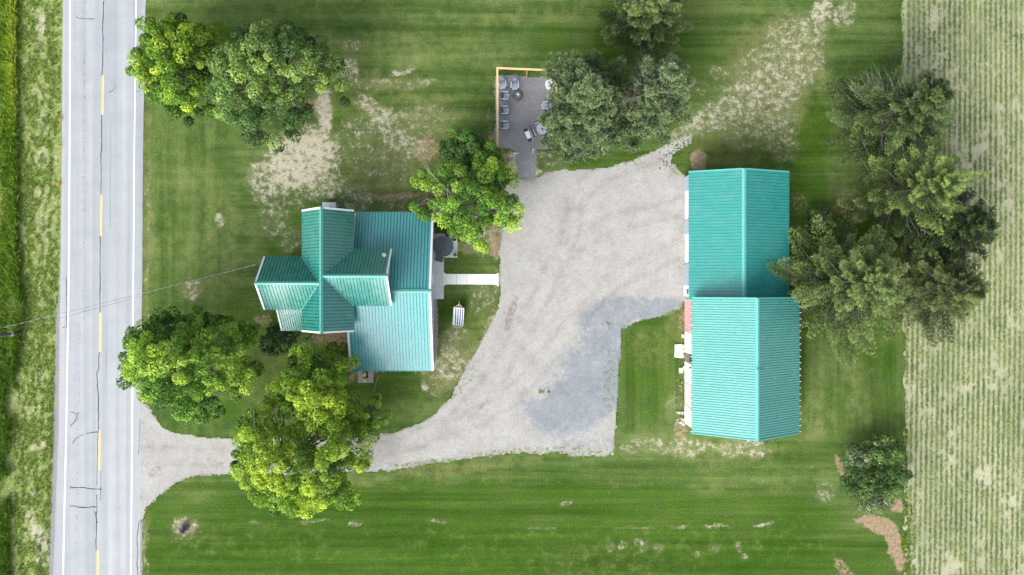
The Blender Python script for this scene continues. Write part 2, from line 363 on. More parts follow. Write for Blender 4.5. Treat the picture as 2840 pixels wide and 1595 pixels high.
def ground():
    xs = axis(-56, 56, .22, 900); ys = axis(-33, 33, .22, 900)
    X, Y = np.meshgrid(xs, ys); PX = X/S+1420; PY = -Y/S+797.5
    V = np.stack([X.ravel(), Y.ravel(), np.zeros(X.size)], 1)
    n, m = len(xs), len(ys); I = np.arange(n*m).reshape(m, n)
    F = np.stack([I[:-1, :-1].ravel(), I[:-1, 1:].ravel(), I[1:, 1:].ravel(), I[1:, :-1].ravel()], 1)
    left = sstep(690, 560, PX) * sstep(30, 120, PY) * sstep(1300, 1150, PY) + sstep(1700, 1740, PX)*sstep(1910, 1880, PX)*sstep(880, 930, PY)*sstep(1220, 1180, PY) + sstep(2200, 2240, PX)*sstep(900, 980, PY)*sstep(1230, 1180, PY)
    verge = sstep(190, 170, PX)
    at = dict(straw=blobs(PX, PY, STRAW).ravel(), soil=blobs(PX, PY, SOIL, 10, 31).ravel(), dry=blobs(PX, PY, DRY, 16, 51).ravel(),
              lush=blobs(PX, PY, LUSH, 18, 71).ravel(), vert=np.clip(left, 0, 1).ravel(), verge=verge.ravel())
    n = NM('mown_lawn', .95, .08)
    straw, soil, dry, lush, vert, verge = [n.attr(a) for a in ('straw', 'soil', 'dry', 'lush', 'vert', 'verge')]
    big = n.noise(.16, 6, .6); mid = n.noise(.9, 5, .65); fine = n.noise(5.5, 4, .75); grain = n.noise(16, 2, .7)
    c = n.ramp(big, (.32, (.057, .107, .022)), (.5, (.085, .136, .033)), (.68, (.126, .167, .052)))
    hs = n.noise(1.0, 5, .62, sc=(.035, .9, 1)); vs = n.noise(1.0, 5, .62, sc=(1.0, .04, 1))
    st = n.mix(vert, hs, vs)
    c = n.mix(n.math('MULTIPLY', n.sm(n.math('ADD', lush, n.math('MULTIPLY', n.math('SUBTRACT', mid, .5), 1.2)), .15, .85), .78), c, (.036, .092, .004))
    c = n.mix(1, c, n.ramp(st, (.34, (.62, .72, .58)), (.5, (1, 1, 1)), (.66, (1.42, 1.26, 1.46))), 'MULTIPLY')
    d = n.math('ADD', dry, n.math('MULTIPLY', n.math('SUBTRACT', mid, .5), 1.7))
    c = n.mix(n.math('MULTIPLY', n.sm(d, .25, 1.1), .56), c, (.175, .172, .066))
    c = n.mix(1, c, n.ramp(mid, (.3, .76), (.7, 1.22)), 'MULTIPLY')
    c = n.mix(1, c, n.ramp(fine, (.28, (.58, .64, .5)), (.5, (1, 1, 1)), (.74, (1.5, 1.38, 1.5))), 'MULTIPLY')
    c = n.mix(1, c, n.ramp(grain, (.3, .74), (.7, 1.26)), 'MULTIPLY')
    # roadside verge: coarser, brighter weeds
    vg = n.ramp(n.noise(2.6, 5, .7), (.3, (.100, .185, .034)), (.5, (.215, .27, .080)), (.7, (.42, .40, .20)))
    vg = n.mix(1, vg, n.ramp(n.noise(9, 3, .7), (.3, .6), (.7, 1.45)), 'MULTIPLY')
    c = n.mix(verge, c, vg)
    s2 = n.math('ADD', n.math('MULTIPLY', soil, 1.15), n.math('MULTIPLY', n.math('SUBTRACT', n.noise(2.8, 7, .75), .5), 2.4))
    sc = n.ramp(n.noise(3, 5, .7), (.3, (.19, .135, .085)), (.7, (.44, .32, .21)))
    c = n.mix(n.math('MULTIPLY', n.sm(s2, .42, .85), .9), c, sc)
    sn = n.mix(.42, n.noise(1.5, 10, .76, dist=.25), n.noise(11, 5, .8))
    s1 = n.math('ADD', n.math('MULTIPLY', straw, .9), n.math('MULTIPLY', n.math('SUBTRACT', sn, .5), 5.0))
    stc = n.ramp(n.noise(8, 4, .75), (.3, (.29, .26, .175)), (.62, (.61, .55, .44)))
    c = n.mix(n.math('MULTIPLY', n.sm(straw, .0, .6), .20), c, (.22, .225, .11))
    c = n.mix(n.math('MULTIPLY', n.math('MULTIPLY', n.sm(s1, .42, .92), .93), n.sm(straw, .12, .38)), c, stc)
    # dandelions and dry flecks
    fl = n.ramp(n.vor(1.5), (.0, 0.0), (1.0, 1.0))
    c = n.mix(n.math('MULTIPLY', n.sm(n.noise(7, 2, .5), .70, .74), .55), c, (.34, .30, .16))
    n.base(c)
    n.bump(n.mix(.5, fine, grain), .6, .06)
    o = np_mesh('ground', V, F, n.m, attrs=at)
    return tag(o, kind='structure')
ground()

# a sheet cut out of a fine grid by a ragged outline
def sheet(name, poly, z, step, m, attrs=None, rag=6, ragscale=14, seed=5, soft=None):
    xs0, xs1 = min(p[0] for p in poly)-10, max(p[0] for p in poly)+10
    ys0, ys1 = min(p[1] for p in poly)-10, max(p[1] for p in poly)+10
    st = step/S
    gx = np.arange(xs0, xs1, st); gy = np.arange(ys0, ys1, st)
    X, Y = np.meshgrid(gx, gy)
    cx, cy = X[:-1, :-1]+st/2, Y[:-1, :-1]+st/2
    wx = cx + (fbm(cx/ragscale, cy/ragscale, seed, 5)-.5)*rag*2.5; wy = cy + (fbm(cx/ragscale, cy/ragscale, seed+7, 5)-.5)*rag*2.5
    ins = inpoly(wx, wy, poly).ravel()
    if soft is not None: ins &= soft(cx, cy).ravel()
    I = np.arange(X.size).reshape(X.shape)
    F = np.stack([I[1:, :-1].ravel(), I[1:, 1:].ravel(), I[:-1, 1:].ravel(), I[:-1, :-1].ravel()], 1)[ins]
    used, inv = np.unique(F, return_inverse=True); F = inv.reshape(F.shape)
    PX, PY = X.ravel()[used], Y.ravel()[used]
    V = np.stack([(PX-1420)*S, -(PY-797.5)*S, np.full(PX.size, z)], 1)
    at = {k: f(PX, PY) for k, f in (attrs or {}).items()}
    return tag(np_mesh(name, V, F, m, attrs=at), kind='structure')

# ------------------------------------------------------------------ road
def lerp(tab, y):
    ys = [t[0] for t in tab]; vs = [t[1] for t in tab]
    if y < ys[0]: return vs[0]+(vs[1]-vs[0])/(ys[1]-ys[0])*(y-ys[0])
    if y > ys[-1]: return vs[-1]+(vs[-1]-vs[-2])/(ys[-1]-ys[-2])*(y-ys[-1])
    return float(np.interp(y, ys, vs))
RL = [(0,175),(400,172),(800,167),(1195,162),(1595,148)]
LL = [(0,194.8),(400,193.5),(800,190.5),(1195,184),(1595,175)]
LR = [(0,378),(400,373),(800,370),(1195,367),(1595,363)]
RR = [(0,404),(400,397),(800,394),(1195,391),(1595,389)]
CE = [(0,288),(210,286),(600,281),(900,279),(1250,276),(1595,271)]
EXT = [-16000, -6000, -2000, -600] + list(range(-200, 1800, 25)) + [2200, 3500, 8000, 16000]
def xat(tab, y):
    return lerp(tab, max(-300, min(1900, y)))
def strip(fl, fr, z, ys):
    V = []; F = []
    for i, y in enumerate(ys):
        V += [P(fl(y), y)+Vector((0, 0, z)), P(fr(y), y)+Vector((0, 0, z))]
        if i: F.append((2*i, 2*i+1, 2*i-1, 2*i-2))
    return V, F
def strips(name, L, m, kind='structure'):
    V = []; F = []
    for fl, fr, z, ys in L:
        v, f = strip(fl, fr, z, ys); o = len(V); V += v; F += [tuple(q+o for q in t) for t in f]
    me = bpy.data.meshes.new(name); me.from_pydata(V, [], F); me.update()
    return tag(link(name, me, m), kind=kind)
n = NM('worn_asphalt', .85, .2)
c = n.ramp(n.noise(1, 4, .5, sc=(1.15, .012, 1)), (.3, (.29, .31, .338)), (.5, (.348, .365, .378)), (.7, (.42, .434, .438)))
c = n.mix(1, c, n.ramp(n.noise(.5, 5, .6), (.3, .94), (.7, 1.06)), 'MULTIPLY')
c = n.mix(1, c, n.ramp(n.noise(14, 3, .8), (.3, .84), (.7, 1.15)), 'MULTIPLY')
tr = n.ramp(n.noise(1, 3, .5, sc=(2.6, .006, 1)), (.52, 0.0), (.66, 1.0))
c = n.mix(n.math('MULTIPLY', tr, .22), c, (.44, .46, .46))
n.base(c); n.bump(n.noise(20, 2, .7), .3, .02)
M['asphalt'] = n.m
n = NM('shoulder_gravel', .95, .1); n.base(n.ramp(n.noise(7, 5, .8), (.3, (.14, .135, .13)), (.5, (.26, .255, .25)), (.72, (.42, .41, .40)))); n.bump(n.noise(9, 3, .7), .5, .04); M['shoulder'] = n.m
wob = lambda y, s: 2.2*(float(fbm(np.array([y/26.]), np.array([s*3.1]), 4)[0])-.5)
strips('road', [(lambda y: xat(RL, y)+wob(y, 1), lambda y: xat(RR, y)+wob(y, 2), .012, EXT)], M['asphalt'])
YS = [y for y in EXT if y > 820]
strips('road_shoulder', [(lambda y: xat(RL, y)-13+6*wob(y*2, 3)+max(0, (960-y)*.05), lambda y: xat(RL, y)+4, .006, list(range(820, 1800, 6))+[2200, 3500]),
                         (lambda y: xat(RR, y)-4, lambda y: xat(RR, y)+5+3*wob(y*2, 5), .006, list(range(1400, 1800, 8))+[2200, 3500])], M['shoulder'])
n = NM('road_paint', .7, .2); n.base(n.mix(n.sm(n.noise(9, 4, .8), .60, .72), (.82, .83, .82), (.45, .46, .47))); M['paint_w'] = n.m
n = NM('yellow_paint', .7, .2); n.base(n.mix(n.sm(n.noise(7, 4, .8), .58, .72), (.74, .52, .22), (.50, .42, .28))); M['paint_y'] = n.m
strips('edge_line', [(lambda y: xat(LL, y)-2.1, lambda y: xat(LL, y)+2.1, .017, EXT), (lambda y: xat(LR, y)-1.8, lambda y: xat(LR, y)+1.6, .017, EXT)], M['paint_w'])
DASH = [(-122, -16), (208, 318), (541, 655), (867, 976), (1194, 1305), (1527, 1640), (-450, -340), (1860, 1970)]
strips('centre_dash', [(lambda y: xat(CE, y)-2.7, lambda y: xat(CE, y)+2.7, .017, list(np.linspace(a, b, 6))) for a, b in DASH], M['paint_y'])
# tar-filled cracks
def cracks():
    mb = MB()
    def line(pts, wd=.05, z=.021):
        q = [P(x, y) for x, y in pts]; out = []
        for a, b in zip(q, q[1:]):
            k = max(1, int((b-a).length/.35))
            for i in range(k): out.append(a.lerp(b, i/k)+Vector((random.gauss(0, .018), random.gauss(0, .018), 0)))
        out.append(q[-1])
        L = []; Rr = []
        for i, p in enumerate(out):
            d = out[min(i+1, len(out)-1)]-out[max(i-1, 0)]; d.z = 0; d.normalize(); s = Vector((-d.y, d.x, 0))*wd*.5*random.uniform(.6, 1.3)
            L.append(mb.bm.verts.new((p+s)+Vector((0, 0, z)))); Rr.append(mb.bm.verts.new((p-s)+Vector((0, 0, z))))
        for i in range(len(L)-1): mb.bm.faces.new((L[i], L[i+1], Rr[i+1], Rr[i]))
    line([(288,3),(285,80),(286,100),(285,180),(283,210)], .07); line([(282,318),(282,400),(280,430),(281,470),(280,520),(279.5,540)], .07)
    line([(278,655),(277.5,760),(277,867)], .07); line([(275.5,976),(274,1000),(275,1020),(269,1035),(271,1080),(273,1100),(273,1195)], .08)
    line([(272,1195),(270,1290),(269,1345)], .04); line([(268.5,1372),(269,1400),(268,1440),(266,1528)], .07); line([(280,1305),(279.6,1370)], .03); line([(280,1348),(279,1388)], .06)
    line([(260,1417),(266,1425),(268,1440),(271,1451)], .08)
    line([(214,42),(212,48),(222,51),(240,52),(263,53)], .07); line([(302,257),(312,251),(322,239)], .06); line([(377,254.5),(389,253)], .04)
    line([(184,770),(184.5,800),(186,860),(185,905),(173,909)], .06)
    line([(196,1141),(206,1145),(214,1150),(213,1160),(205,1172),(195,1182)], .07)
    line([(201,1229),(210,1216),(222,1209),(232,1205)], .06); line([(238,1203),(256,1200),(272,1198)], .07)
    line([(198,1348),(195,1353),(205,1352),(230,1352),(258,1356),(282,1357)], .09); line([(194,1405),(206,1403),(220,1407),(245,1408),(258,1405),(268,1407)], .09)
    line([(386,1445),(383,1470),(380,1490),(382,1530),(380,1565),(383,1595),(382,1700)], .06); line([(388,1160),(387,1230),(385,1260)], .035)
    line([(330,1408),(334,1412)], .03)
    for i in range(150):   # short pits along the left wheel track
        y = random.uniform(0, 1595); x = 236+(-25*y/1595 if y > 900 else -6*y/900) + random.uniform(-2.5, 2.5)
        line([(x, y), (x+random.uniform(-.4, .4), y+random.uniform(1.2, 3.4))], .035)
    n = NM('crack_tar', .6, .3); n.base((.035, .038, .05))
    return mb.build('road_crack', n.m)
tag(cracks(), kind='structure')
# dark skid streak
n = NM('tyre_mark', .8, .2); n.base(n.mix(n.noise(9, 4, .8), (.20, .215, .235), (.30, .32, .34)))
strips('tyre_mark', [(lambda y: 296-(y-950)*.02-.9*min(1, (y-940)/60), lambda y: 296-(y-950)*.02+.9*min(1, (y-940)/60), .0165, list(range(950, 1056, 8))),
                     (lambda y: 308-(y-300)*.004-1.3*min(1, (y-290)/90), lambda y: 308-(y-300)*.004+.8*min(1, (y-290)/90), .0165, list(range(300, 640, 14)))], n.m)

# ------------------------------------------------------------------ gravel yard
DRIVE = [(386,1108),(398,1118),(412,1130),(428,1156),(448,1182),(480,1198),(540,1210),(640,1216),(800,1220),(1010,1212),(1080,1203),(1140,1185),(1190,1160),(1240,1113),(1272,1060),(1297,1010),(1322,970),(1349,920),(1374,870),(1386,820),(1383,700),(1390,640),(1392,600),(1400,520),(1410,500),(1440,497),(1487,490),(1520,480),(1570,470),(1640,470),(1700,462),(1740,450),(1800,425),(1850,398),(1920,368),(1990,338),(2010,350),(1930,385),(1880,420),(1862,450),(1886,476),(1902,490),(1912,520),(1912,826),(1893,850),(1870,872),(1790,886),(1724,912),(1722,960),(1714,1060),(1709,1180),(1700,1235),(1703,1262),(1620,1268),(1540,1257),(1440,1258),(1300,1272),(1200,1288),(1100,1303),(1000,1310),(800,1315),(640,1316),(560,1318),(520,1325),(480,1346),(440,1376),(410,1406),(398,1440),(386,1447)]
BLUE = [(1620,1100,160,90,-30,1.0),(1560,1140,110,50,0,.95),(1650,1020,90,110,30,.95),(1680,940,70,120,15,.9),(1700,870,120,44,-14,.9),(1820,855,90,28,-8,.95),(1590,1020,70,60,-40,.6),(1640,1230,110,20,0,.5),(1320,1290,0.1,0.1,0,0),(1460,455,40,60,0,.95),(1745,470,40,14,5,.4),(1050,1290,260,12,-3,.35)]
BROWN = [(1500,880,60,10,-50,.42),(1330,1060,50,12,-50,.4),(1600,760,90,8,-40,.35),(1780,640,90,10,-20,.35),(1840,520,40,14,0,.4),(1550,1150,50,10,-60,.3),(1415,870,14,60,12,.75),(1420,830,12,40,0,.55),(1395,880,8,40,0,.5),(1335,1120,16,9,-20,.7),(1432,1000,8,26,20,.5),(1370,500,30,30,0,.5),(1410,640,30,60,0,.35),(1890,760,8,80,0,.55),(1890,600,8,80,0,.55),(1650,530,160,30,0,.28),(430,1310,30,20,-30,.6),(410,1180,24,30,0,.4),(1800,455,60,16,-10,.4),(1850,420,60,20,-28,.5),(1850,410,80,30,-28,.4),(600,1277,50,4,10,.7),(1480,540,90,30,0,.3)]
GREENG = [(1560,1250,190,18,0,.48),(1400,1258,120,14,0,.55),(1690,1060,22,110,0,.45),(1500,1086,6,6,0,.95),(1520,1086,5,5,0,.9),(1870,868,40,8,-12,.75),(1690,900,10,5,0,.8),(1900,850,10,16,0,.9),(1200,1283,140,12,-5,.6),(1310,1040,22,60,30,.3),(1290,1060,20,70,32,.45),(1880,470,30,24,0,.5),(1760,450,40,12,0,.45),(1960,360,60,16,-28,.75)]
PATHS = [[(380,1262),(600,1266),(900,1262),(1100,1240),(1250,1182),(1350,1080),(1440,940),(1510,800),(1570,680),(1600,540)], [(1250,1190),(1400,1120),(1560,940),(1700,780),(1880,690)], [(1560,700),(1700,620),(1885,575)], [(1590,560),(1640,500),(1780,440),(1960,350)]]
def tracks(x, y):
    m = np.zeros(x.shape); wx = x+(fbm(x/40, y/40, 5)-.5)*22; wy = y+(fbm(x/40, y/40, 6)-.5)*22
    for L_ in PATHS:
        d = np.full(x.shape, 1e9)
        for (x0, y0), (x1, y1) in zip(L_, L_[1:]):
            dx, dy = x1-x0, y1-y0; t = np.clip(((wx-x0)*dx+(wy-y0)*dy)/(dx*dx+dy*dy), 0, 1); d = np.minimum(d, np.hypot(wx-x0-t*dx, wy-y0-t*dy))
        m = np.maximum(m, np.exp(-((d-23)/8.0)**2))
    return m
def gravelmat(name, lo, mi, hi):
    n = NM(name, .95, .12)
    c = n.ramp(n.noise(9, 5, .85), (.28, lo), (.5, mi), (.73, hi))
    c = n.mix(1, c, n.ramp(n.noise(.45, 5, .6), (.3, .88), (.7, 1.10)), 'MULTIPLY')
    c = n.mix(1, c, n.ramp(n.noise(2.2, 5, .7), (.3, .9), (.7, 1.09)), 'MULTIPLY')
    gr = n.noise(22, 2, .7)
    c = n.mix(1, c, n.ramp(gr, (.32, .70), (.5, 1.0), (.70, 1.36)), 'MULTIPLY')
    n.bump(n.noise(16, 3, .8), .7, .04)
    return n, c
n, c = gravelmat('crushed_limestone', (.27, .26, .237), (.38, .366, .342), (.51, .492, .465))
nn = n.noise(1.6, 6, .72)
off = lambda a, k, s: n.math('ADD', n.attr(a), n.math('MULTIPLY', n.math('SUBTRACT', s, .5), k))
c = n.mix(n.math('MULTIPLY', n.attr('track'), n.sm(n.noise(.7, 5, .7), .35, .65)), c, n.mix(1, c, (.83, .81, .79), 'MULTIPLY'))
bl = n.mix(1, (.58, .67, .79), c, 'MULTIPLY')
c = n.mix(n.math('MULTIPLY', n.sm(off('blue', 2.2, nn), .15, 1.05), .85), c, bl)
c = n.mix(n.math('MULTIPLY', n.sm(off('brown', 1.7, n.noise(2.5, 6, .75)), .45, .9), .7), c, (.20, .165, .135))
c = n.mix(n.math('MULTIPLY', n.sm(off('green', 2.6, n.noise(2.6, 8, .75)), .42, .75), .9), c, n.ramp(n.noise(8, 3, .7), (.3, (.07, .13, .03)), (.7, (.19, .22, .08))))
n.base(c); M['gravel'] = n.m
fade = lambda cx, cy: (cx < 1830) | (cy > 470) | (fbm(cx/2.2, cy/2.2, 91) > .30 + .35*(cx-1830)/170)
sheet('gravel_driveway', DRIVE, .009, .13, M['gravel'],
      dict(track=tracks, blue=lambda x, y: blobs(x, y, BLUE, 12, 5), brown=lambda x, y: blobs(x, y, BROWN, 9, 15), green=lambda x, y: blobs(x, y, GREENG, 8, 25)), rag=6, ragscale=22, soft=fade)
n, c = gravelmat('grey_stone_dust', (.18, .175, .178), (.262, .256, .262), (.36, .354, .365)); 
c = n.mix(n.math('MULTIPLY', n.sm(n.noise(1.4, 6, .7), .5, .75), .35), c, (.24, .205, .18))
n.base(c); M['padgravel'] = n.m
sheet('gravel_pad', [(1374,212),(1400,208),(1440,209),(1465,214),(1500,212),(1545,220),(1546,400),(1538,412),(1490,414),(1488,440),(1486,470),(1488,497),(1470,502),(1438,499),(1432,440),(1430,424),(1412,412),(1384,412),(1372,395)], .014, .10, M['padgravel'], rag=3, ragscale=10, seed=23)
# pine-needle litter and mulch between the pines
n = NM('needle_litter', .95, .1); n.base(n.ramp(n.noise(8, 5, .8), (.3, (.16, .07, .035)), (.5, (.42, .20, .10)), (.7, (.62, .36, .19)))); M['litter'] = n.m
sheet('needle_litter', [(1695,238),(1730,236),(1750,262),(1765,280),(1775,300),(1760,312),(1740,318),(1715,325),(1695,300)], .012, .09, M['litter'], rag=9, ragscale=7, seed=44,
      soft=lambda a, b: fbm(a/4, b/4, 12) > .40)
# gravel strip beside the house wall
n, c = gravelmat('drip_edge_stone', (.22, .20, .17), (.33, .30, .26), (.46, .42, .37)); n.base(c)
sheet('drip_edge', [(1198,829),(1213,829),(1215,900),(1214,980),(1211,1024),(1198,1028)], .009, .10, n.m, rag=2.5, ragscale=8, seed=9)

# ------------------------------------------------------------------ crop field
def field():
    x0 = 2502
    gx = np.concatenate([[x0], np.arange(x0+26, 2900, 5.0), [3000, 3400, 5000, 12000, 27000]]); gy = np.concatenate([[-24000, -8000, -1500, -400], np.arange(-60, 1660, 5.0), [2000, 3500, 9000, 25000]])
    X, Y = np.meshgrid(gx, gy); PX, PY = X.ravel().copy(), Y.ravel().copy()
    edge = (PX == x0); PX[edge] += 8*sstep(600, 1100, PY[edge]) + (fbm(PY[edge]/24, PY[edge]*0+3, 8)-.5)*20
    I = np.arange(X.size).reshape(X.shape)
    F = np.stack([I[1:, :-1].ravel(), I[1:, 1:].ravel(), I[:-1, 1:].ravel(), I[:-1, :-1].ravel()], 1)
    V = np.stack([(PX-1420)*S, -(PY-797.5)*S, np.full(PX.size, .010)], 1)
    n = NM('straw_field_soil', .95, .1)
    c = n.ramp(n.noise(4.5, 5, .8, sc=(1, .6, 1)), (.25, (.26, .26, .155)), (.5, (.39, .385, .25)), (.85, (.52, .50, .37)))
    c = n.mix(1, c, n.ramp(n.noise(.18, 4, .6, sc=(1, .4, 1)), (.3, .86), (.7, 1.12)), 'MULTIPLY')
    c = n.mix(n.math('MULTIPLY', n.sm(n.noise(.5, 5, .7), .45, .7), .35), c, (.16, .19, .08))
    n.base(c); n.bump(n.noise(12, 3, .7), .5, .04)
    tag(np_mesh('crop_field', V, F, n.m), kind='structure')
    # seedlings in rows
    rng = np.random.default_rng(5); rows = np.arange(2512, 2960, 14.2); A = []
    for k, rx in enumerate(rows):
        m = 2100; py = rng.uniform(-60, 1660, m)
        bend = 5*np.sin(py/520+.4) - .006*(py-800)
        px = rx + bend + rng.normal(0, 1.8, m)
        dens = fbm(px/40, py/60, 61) * .7 + fbm(px/9, py/22, 67)*.5
        keep = (rng.random(m) < sstep(.34, .62, dens)*1.1) & (px > 2506 + 8*sstep(600, 1100, py))
        A.append(np.stack([px[keep], py[keep]], 1))
    A = np.concatenate(A); N = len(A); c0 = np.stack([(A[:, 0]-1420)*S, -(A[:, 1]-797.5)*S, rng.uniform(.05, .11, N)], 1)
    V, F, T = leaves(np.repeat(c0, 4, 0) + rng.normal(0, .06, (N*4, 3))*[1, 1.4, .3], None, .052, rng, flat=.7)
    T = np.clip(np.repeat(np.repeat(fbm(A[:, 0]/60, A[:, 1]/60, 77), 4)+rng.normal(0, .12, N*4), 4), 0, 1)
    tag(np_mesh('crop_row', V, F, M['crop'], attrs=dict(tint=T)), 'rows of young green crop in the straw-coloured field', 'crop', kind='stuff')

def leaves(c, nrm, size, rng, flat=.0, aspect=.62):
    """one rhombic leaf per centre; nrm = preferred normals"""
    N = len(c); n = rng.normal(0, 1, (N, 3))
    if nrm is not None: n = n*.55 + nrm*1.0
    n[:, 2] = np.abs(n[:, 2])*(1-flat) + flat*2 if flat else n[:, 2]
    n /= np.linalg.norm(n, axis=1, keepdims=True)+1e-9
    r = rng.normal(0, 1, (N, 3)); u = np.cross(n, r); u /= np.linalg.norm(u, axis=1, keepdims=True)+1e-9; v = np.cross(n, u)
    s = (size*rng.uniform(.65, 1.3, N))[:, None] if np.isscalar(size) else size[:, None]
    bend = n*s*.18
    V = np.stack([c-u*s-bend*.6, c+v*s*aspect+bend, c+u*s-bend*.6, c-v*s*aspect+bend], 1).reshape(-1, 3)
    F = np.arange(N*4).reshape(N, 4)
    return V, F, None

M['crop'] = foliage('crop_leaf', (0.1028, 0.187, 0.0449), (0.2262, 0.323, 0.0898), (0.4114, 0.459, 0.1616), .2)
field()

# ------------------------------------------------------------------ metal roofs
def panel(pts, rib_dir, m, name, parent, spacing=.305, rib_w=.060, rib_h=.045, thick=.05, off=0.0):
    pts = [Vector(p) for p in pts]; nrm = Vector((0, 0, 0))
    for i in range(len(pts)): nrm += pts[i].cross(pts[(i+1) % len(pts)])
    nrm.normalize()
    if nrm.z < 0: pts = pts[::-1]; nrm = -nrm
    u = Vector(rib_dir); u = (u - nrm*u.dot(nrm)).normalized(); v = nrm.cross(u); o = pts[0]
    mb = MB(); mb.hexa([p-Vector((0, 0, thick)) for p in pts], pts); n0 = len(mb.bm.faces)
    q = [((p-o).dot(u), (p-o).dot(v)) for p in pts]
    v0, v1 = min(a[1] for a in q), max(a[1] for a in q); k = v0 + spacing*(.5+off)
    while k < v1-.03:
        xs = []
        for i in range(len(q)):
            (ua, va), (ub, vb) = q[i], q[(i+1) % len(q)]
            if (va > k) != (vb > k): xs.append(ua+(ub-ua)*(k-va)/(vb-va))
        xs.sort()
        for a, b in zip(xs[::2], xs[1::2]):
            if b-a < .08: continue
            A = []; B = []
            for (dv, dh) in ((-rib_w/2, -.002), (rib_w/2, -.002), (rib_w*.28, rib_h), (-rib_w*.28, rib_h)):
                A.append(o+u*(a+.003)+v*(k+dv)+nrm*dh); B.append(o+u*(b-.003)+v*(k+dv)+nrm*dh)
            mb.hexa(A, B)
        k += spacing
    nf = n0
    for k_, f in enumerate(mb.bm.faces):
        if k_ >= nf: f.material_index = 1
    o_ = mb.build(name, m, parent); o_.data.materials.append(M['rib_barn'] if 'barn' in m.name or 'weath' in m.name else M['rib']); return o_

def cap(p0, p1, w, tl, tr, m, parent, name='ridge_cap', lift=.045, t=.02):
    """ridge flashing: folded strip; tl, tr = fall per metre on either side"""
    p0, p1 = Vector(p0), Vector(p1); d = (p1-p0); h = Vector((d.x, d.y, 0)).normalized(); s = Vector((-h.y, h.x, 0))
    mb = MB(); up = Vector((0, 0, lift))
    A = [p0+up+s*w-Vector((0, 0, w*tl)), p0+up, p0+up-s*w-Vector((0, 0, w*tr))]
    B = [q+d for q in A]; T = Vector((0, 0, t))
    for i in (0, 1): mb.hexa([A[i], A[i+1], B[i+1], B[i]], [A[i]+T, A[i+1]+T, B[i+1]+T, B[i]+T])
    return mb.build(name, m, parent)

def rake(p0, p1, outv, m, parent, w=.17, h=.20, lift=.05, name='rake_trim'):
    """white board along a sloping gable edge"""
    p0, p1, o = Vector(p0), Vector(p1), Vector(outv).normalized()
    mb = MB(); up = Vector((0, 0, lift)); dn = Vector((0, 0, lift-h))
    A = [p0+o*.03+dn, p0+o*.03+up, p0-o*(w-.03)+up, p0-o*(w-.03)+dn]; d = p1-p0
    mb.hexa(A, [q+d for q in A]); return mb.build(name, m, parent)

def wallbox(x0, x1, y0, y1, ztop, m, parent, name='wall', gable=None, ridge=None, zb=0.0):
    """box wall; gable 'x' or 'y' = ridge direction"""
    mb = MB()
    if gable is None: mb.bb(x0, x1, y0, y1, zb, ztop)
    elif gable == 'y':
        xr, zr = ridge
        A = [Vector((x0, y0, zb)), Vector((x1, y0, zb)), Vector((x1, y0, ztop)), Vector((xr, y0, zr)), Vector((x0, y0, ztop))]
        mb.hexa(A, [Vector((a.x, y1, a.z)) for a in A])
    else:
        yr, zr = ridge
        A = [Vector((x0, y0, zb)), Vector((x0, y1, zb)), Vector((x0, y1, ztop)), Vector((x0, yr, zr)), Vector((x0, y0, ztop))]
        mb.hexa(A, [Vector((x1, a.y, a.z)) for a in A])
    return mb.build(name, m, parent)

def window(c, w, h, face, parent, d=.05, m='glass'):
    """window on an outer wall; face = 'x+','x-','y+','y-'"""
    c = Vector(c); ax = face[0]; sg = 1 if face[1] == '+' else -1
    def bx(mb, du, dz, su, sz, dep, po):
        if ax == 'x': mb.box(c+Vector((sg*po, du, dz)), (dep, su, sz))
        else: mb.box(c+Vector((du, sg*po, dz)), (su, dep, sz))
    fr = MB()
    for dz in (-h/2, h/2, 0): bx(fr, 0, dz, w+.1, .07, .08, .035)
    for du in (-w/2, w/2): bx(fr, du, 0, .07, h-.075, .076, .035)
    f = fr.build('window', M['white'], parent)
    g = MB(); bx(g, 0, 0, w-.04, h-.04, .03, .014); go = g.build('pane', M[m], None)
    go.parent = f; go.matrix_parent_inverse = f.matrix_parent_inverse.copy() if False else Matrix.Identity(4)
    go.location = (0, 0, 0)
    return f

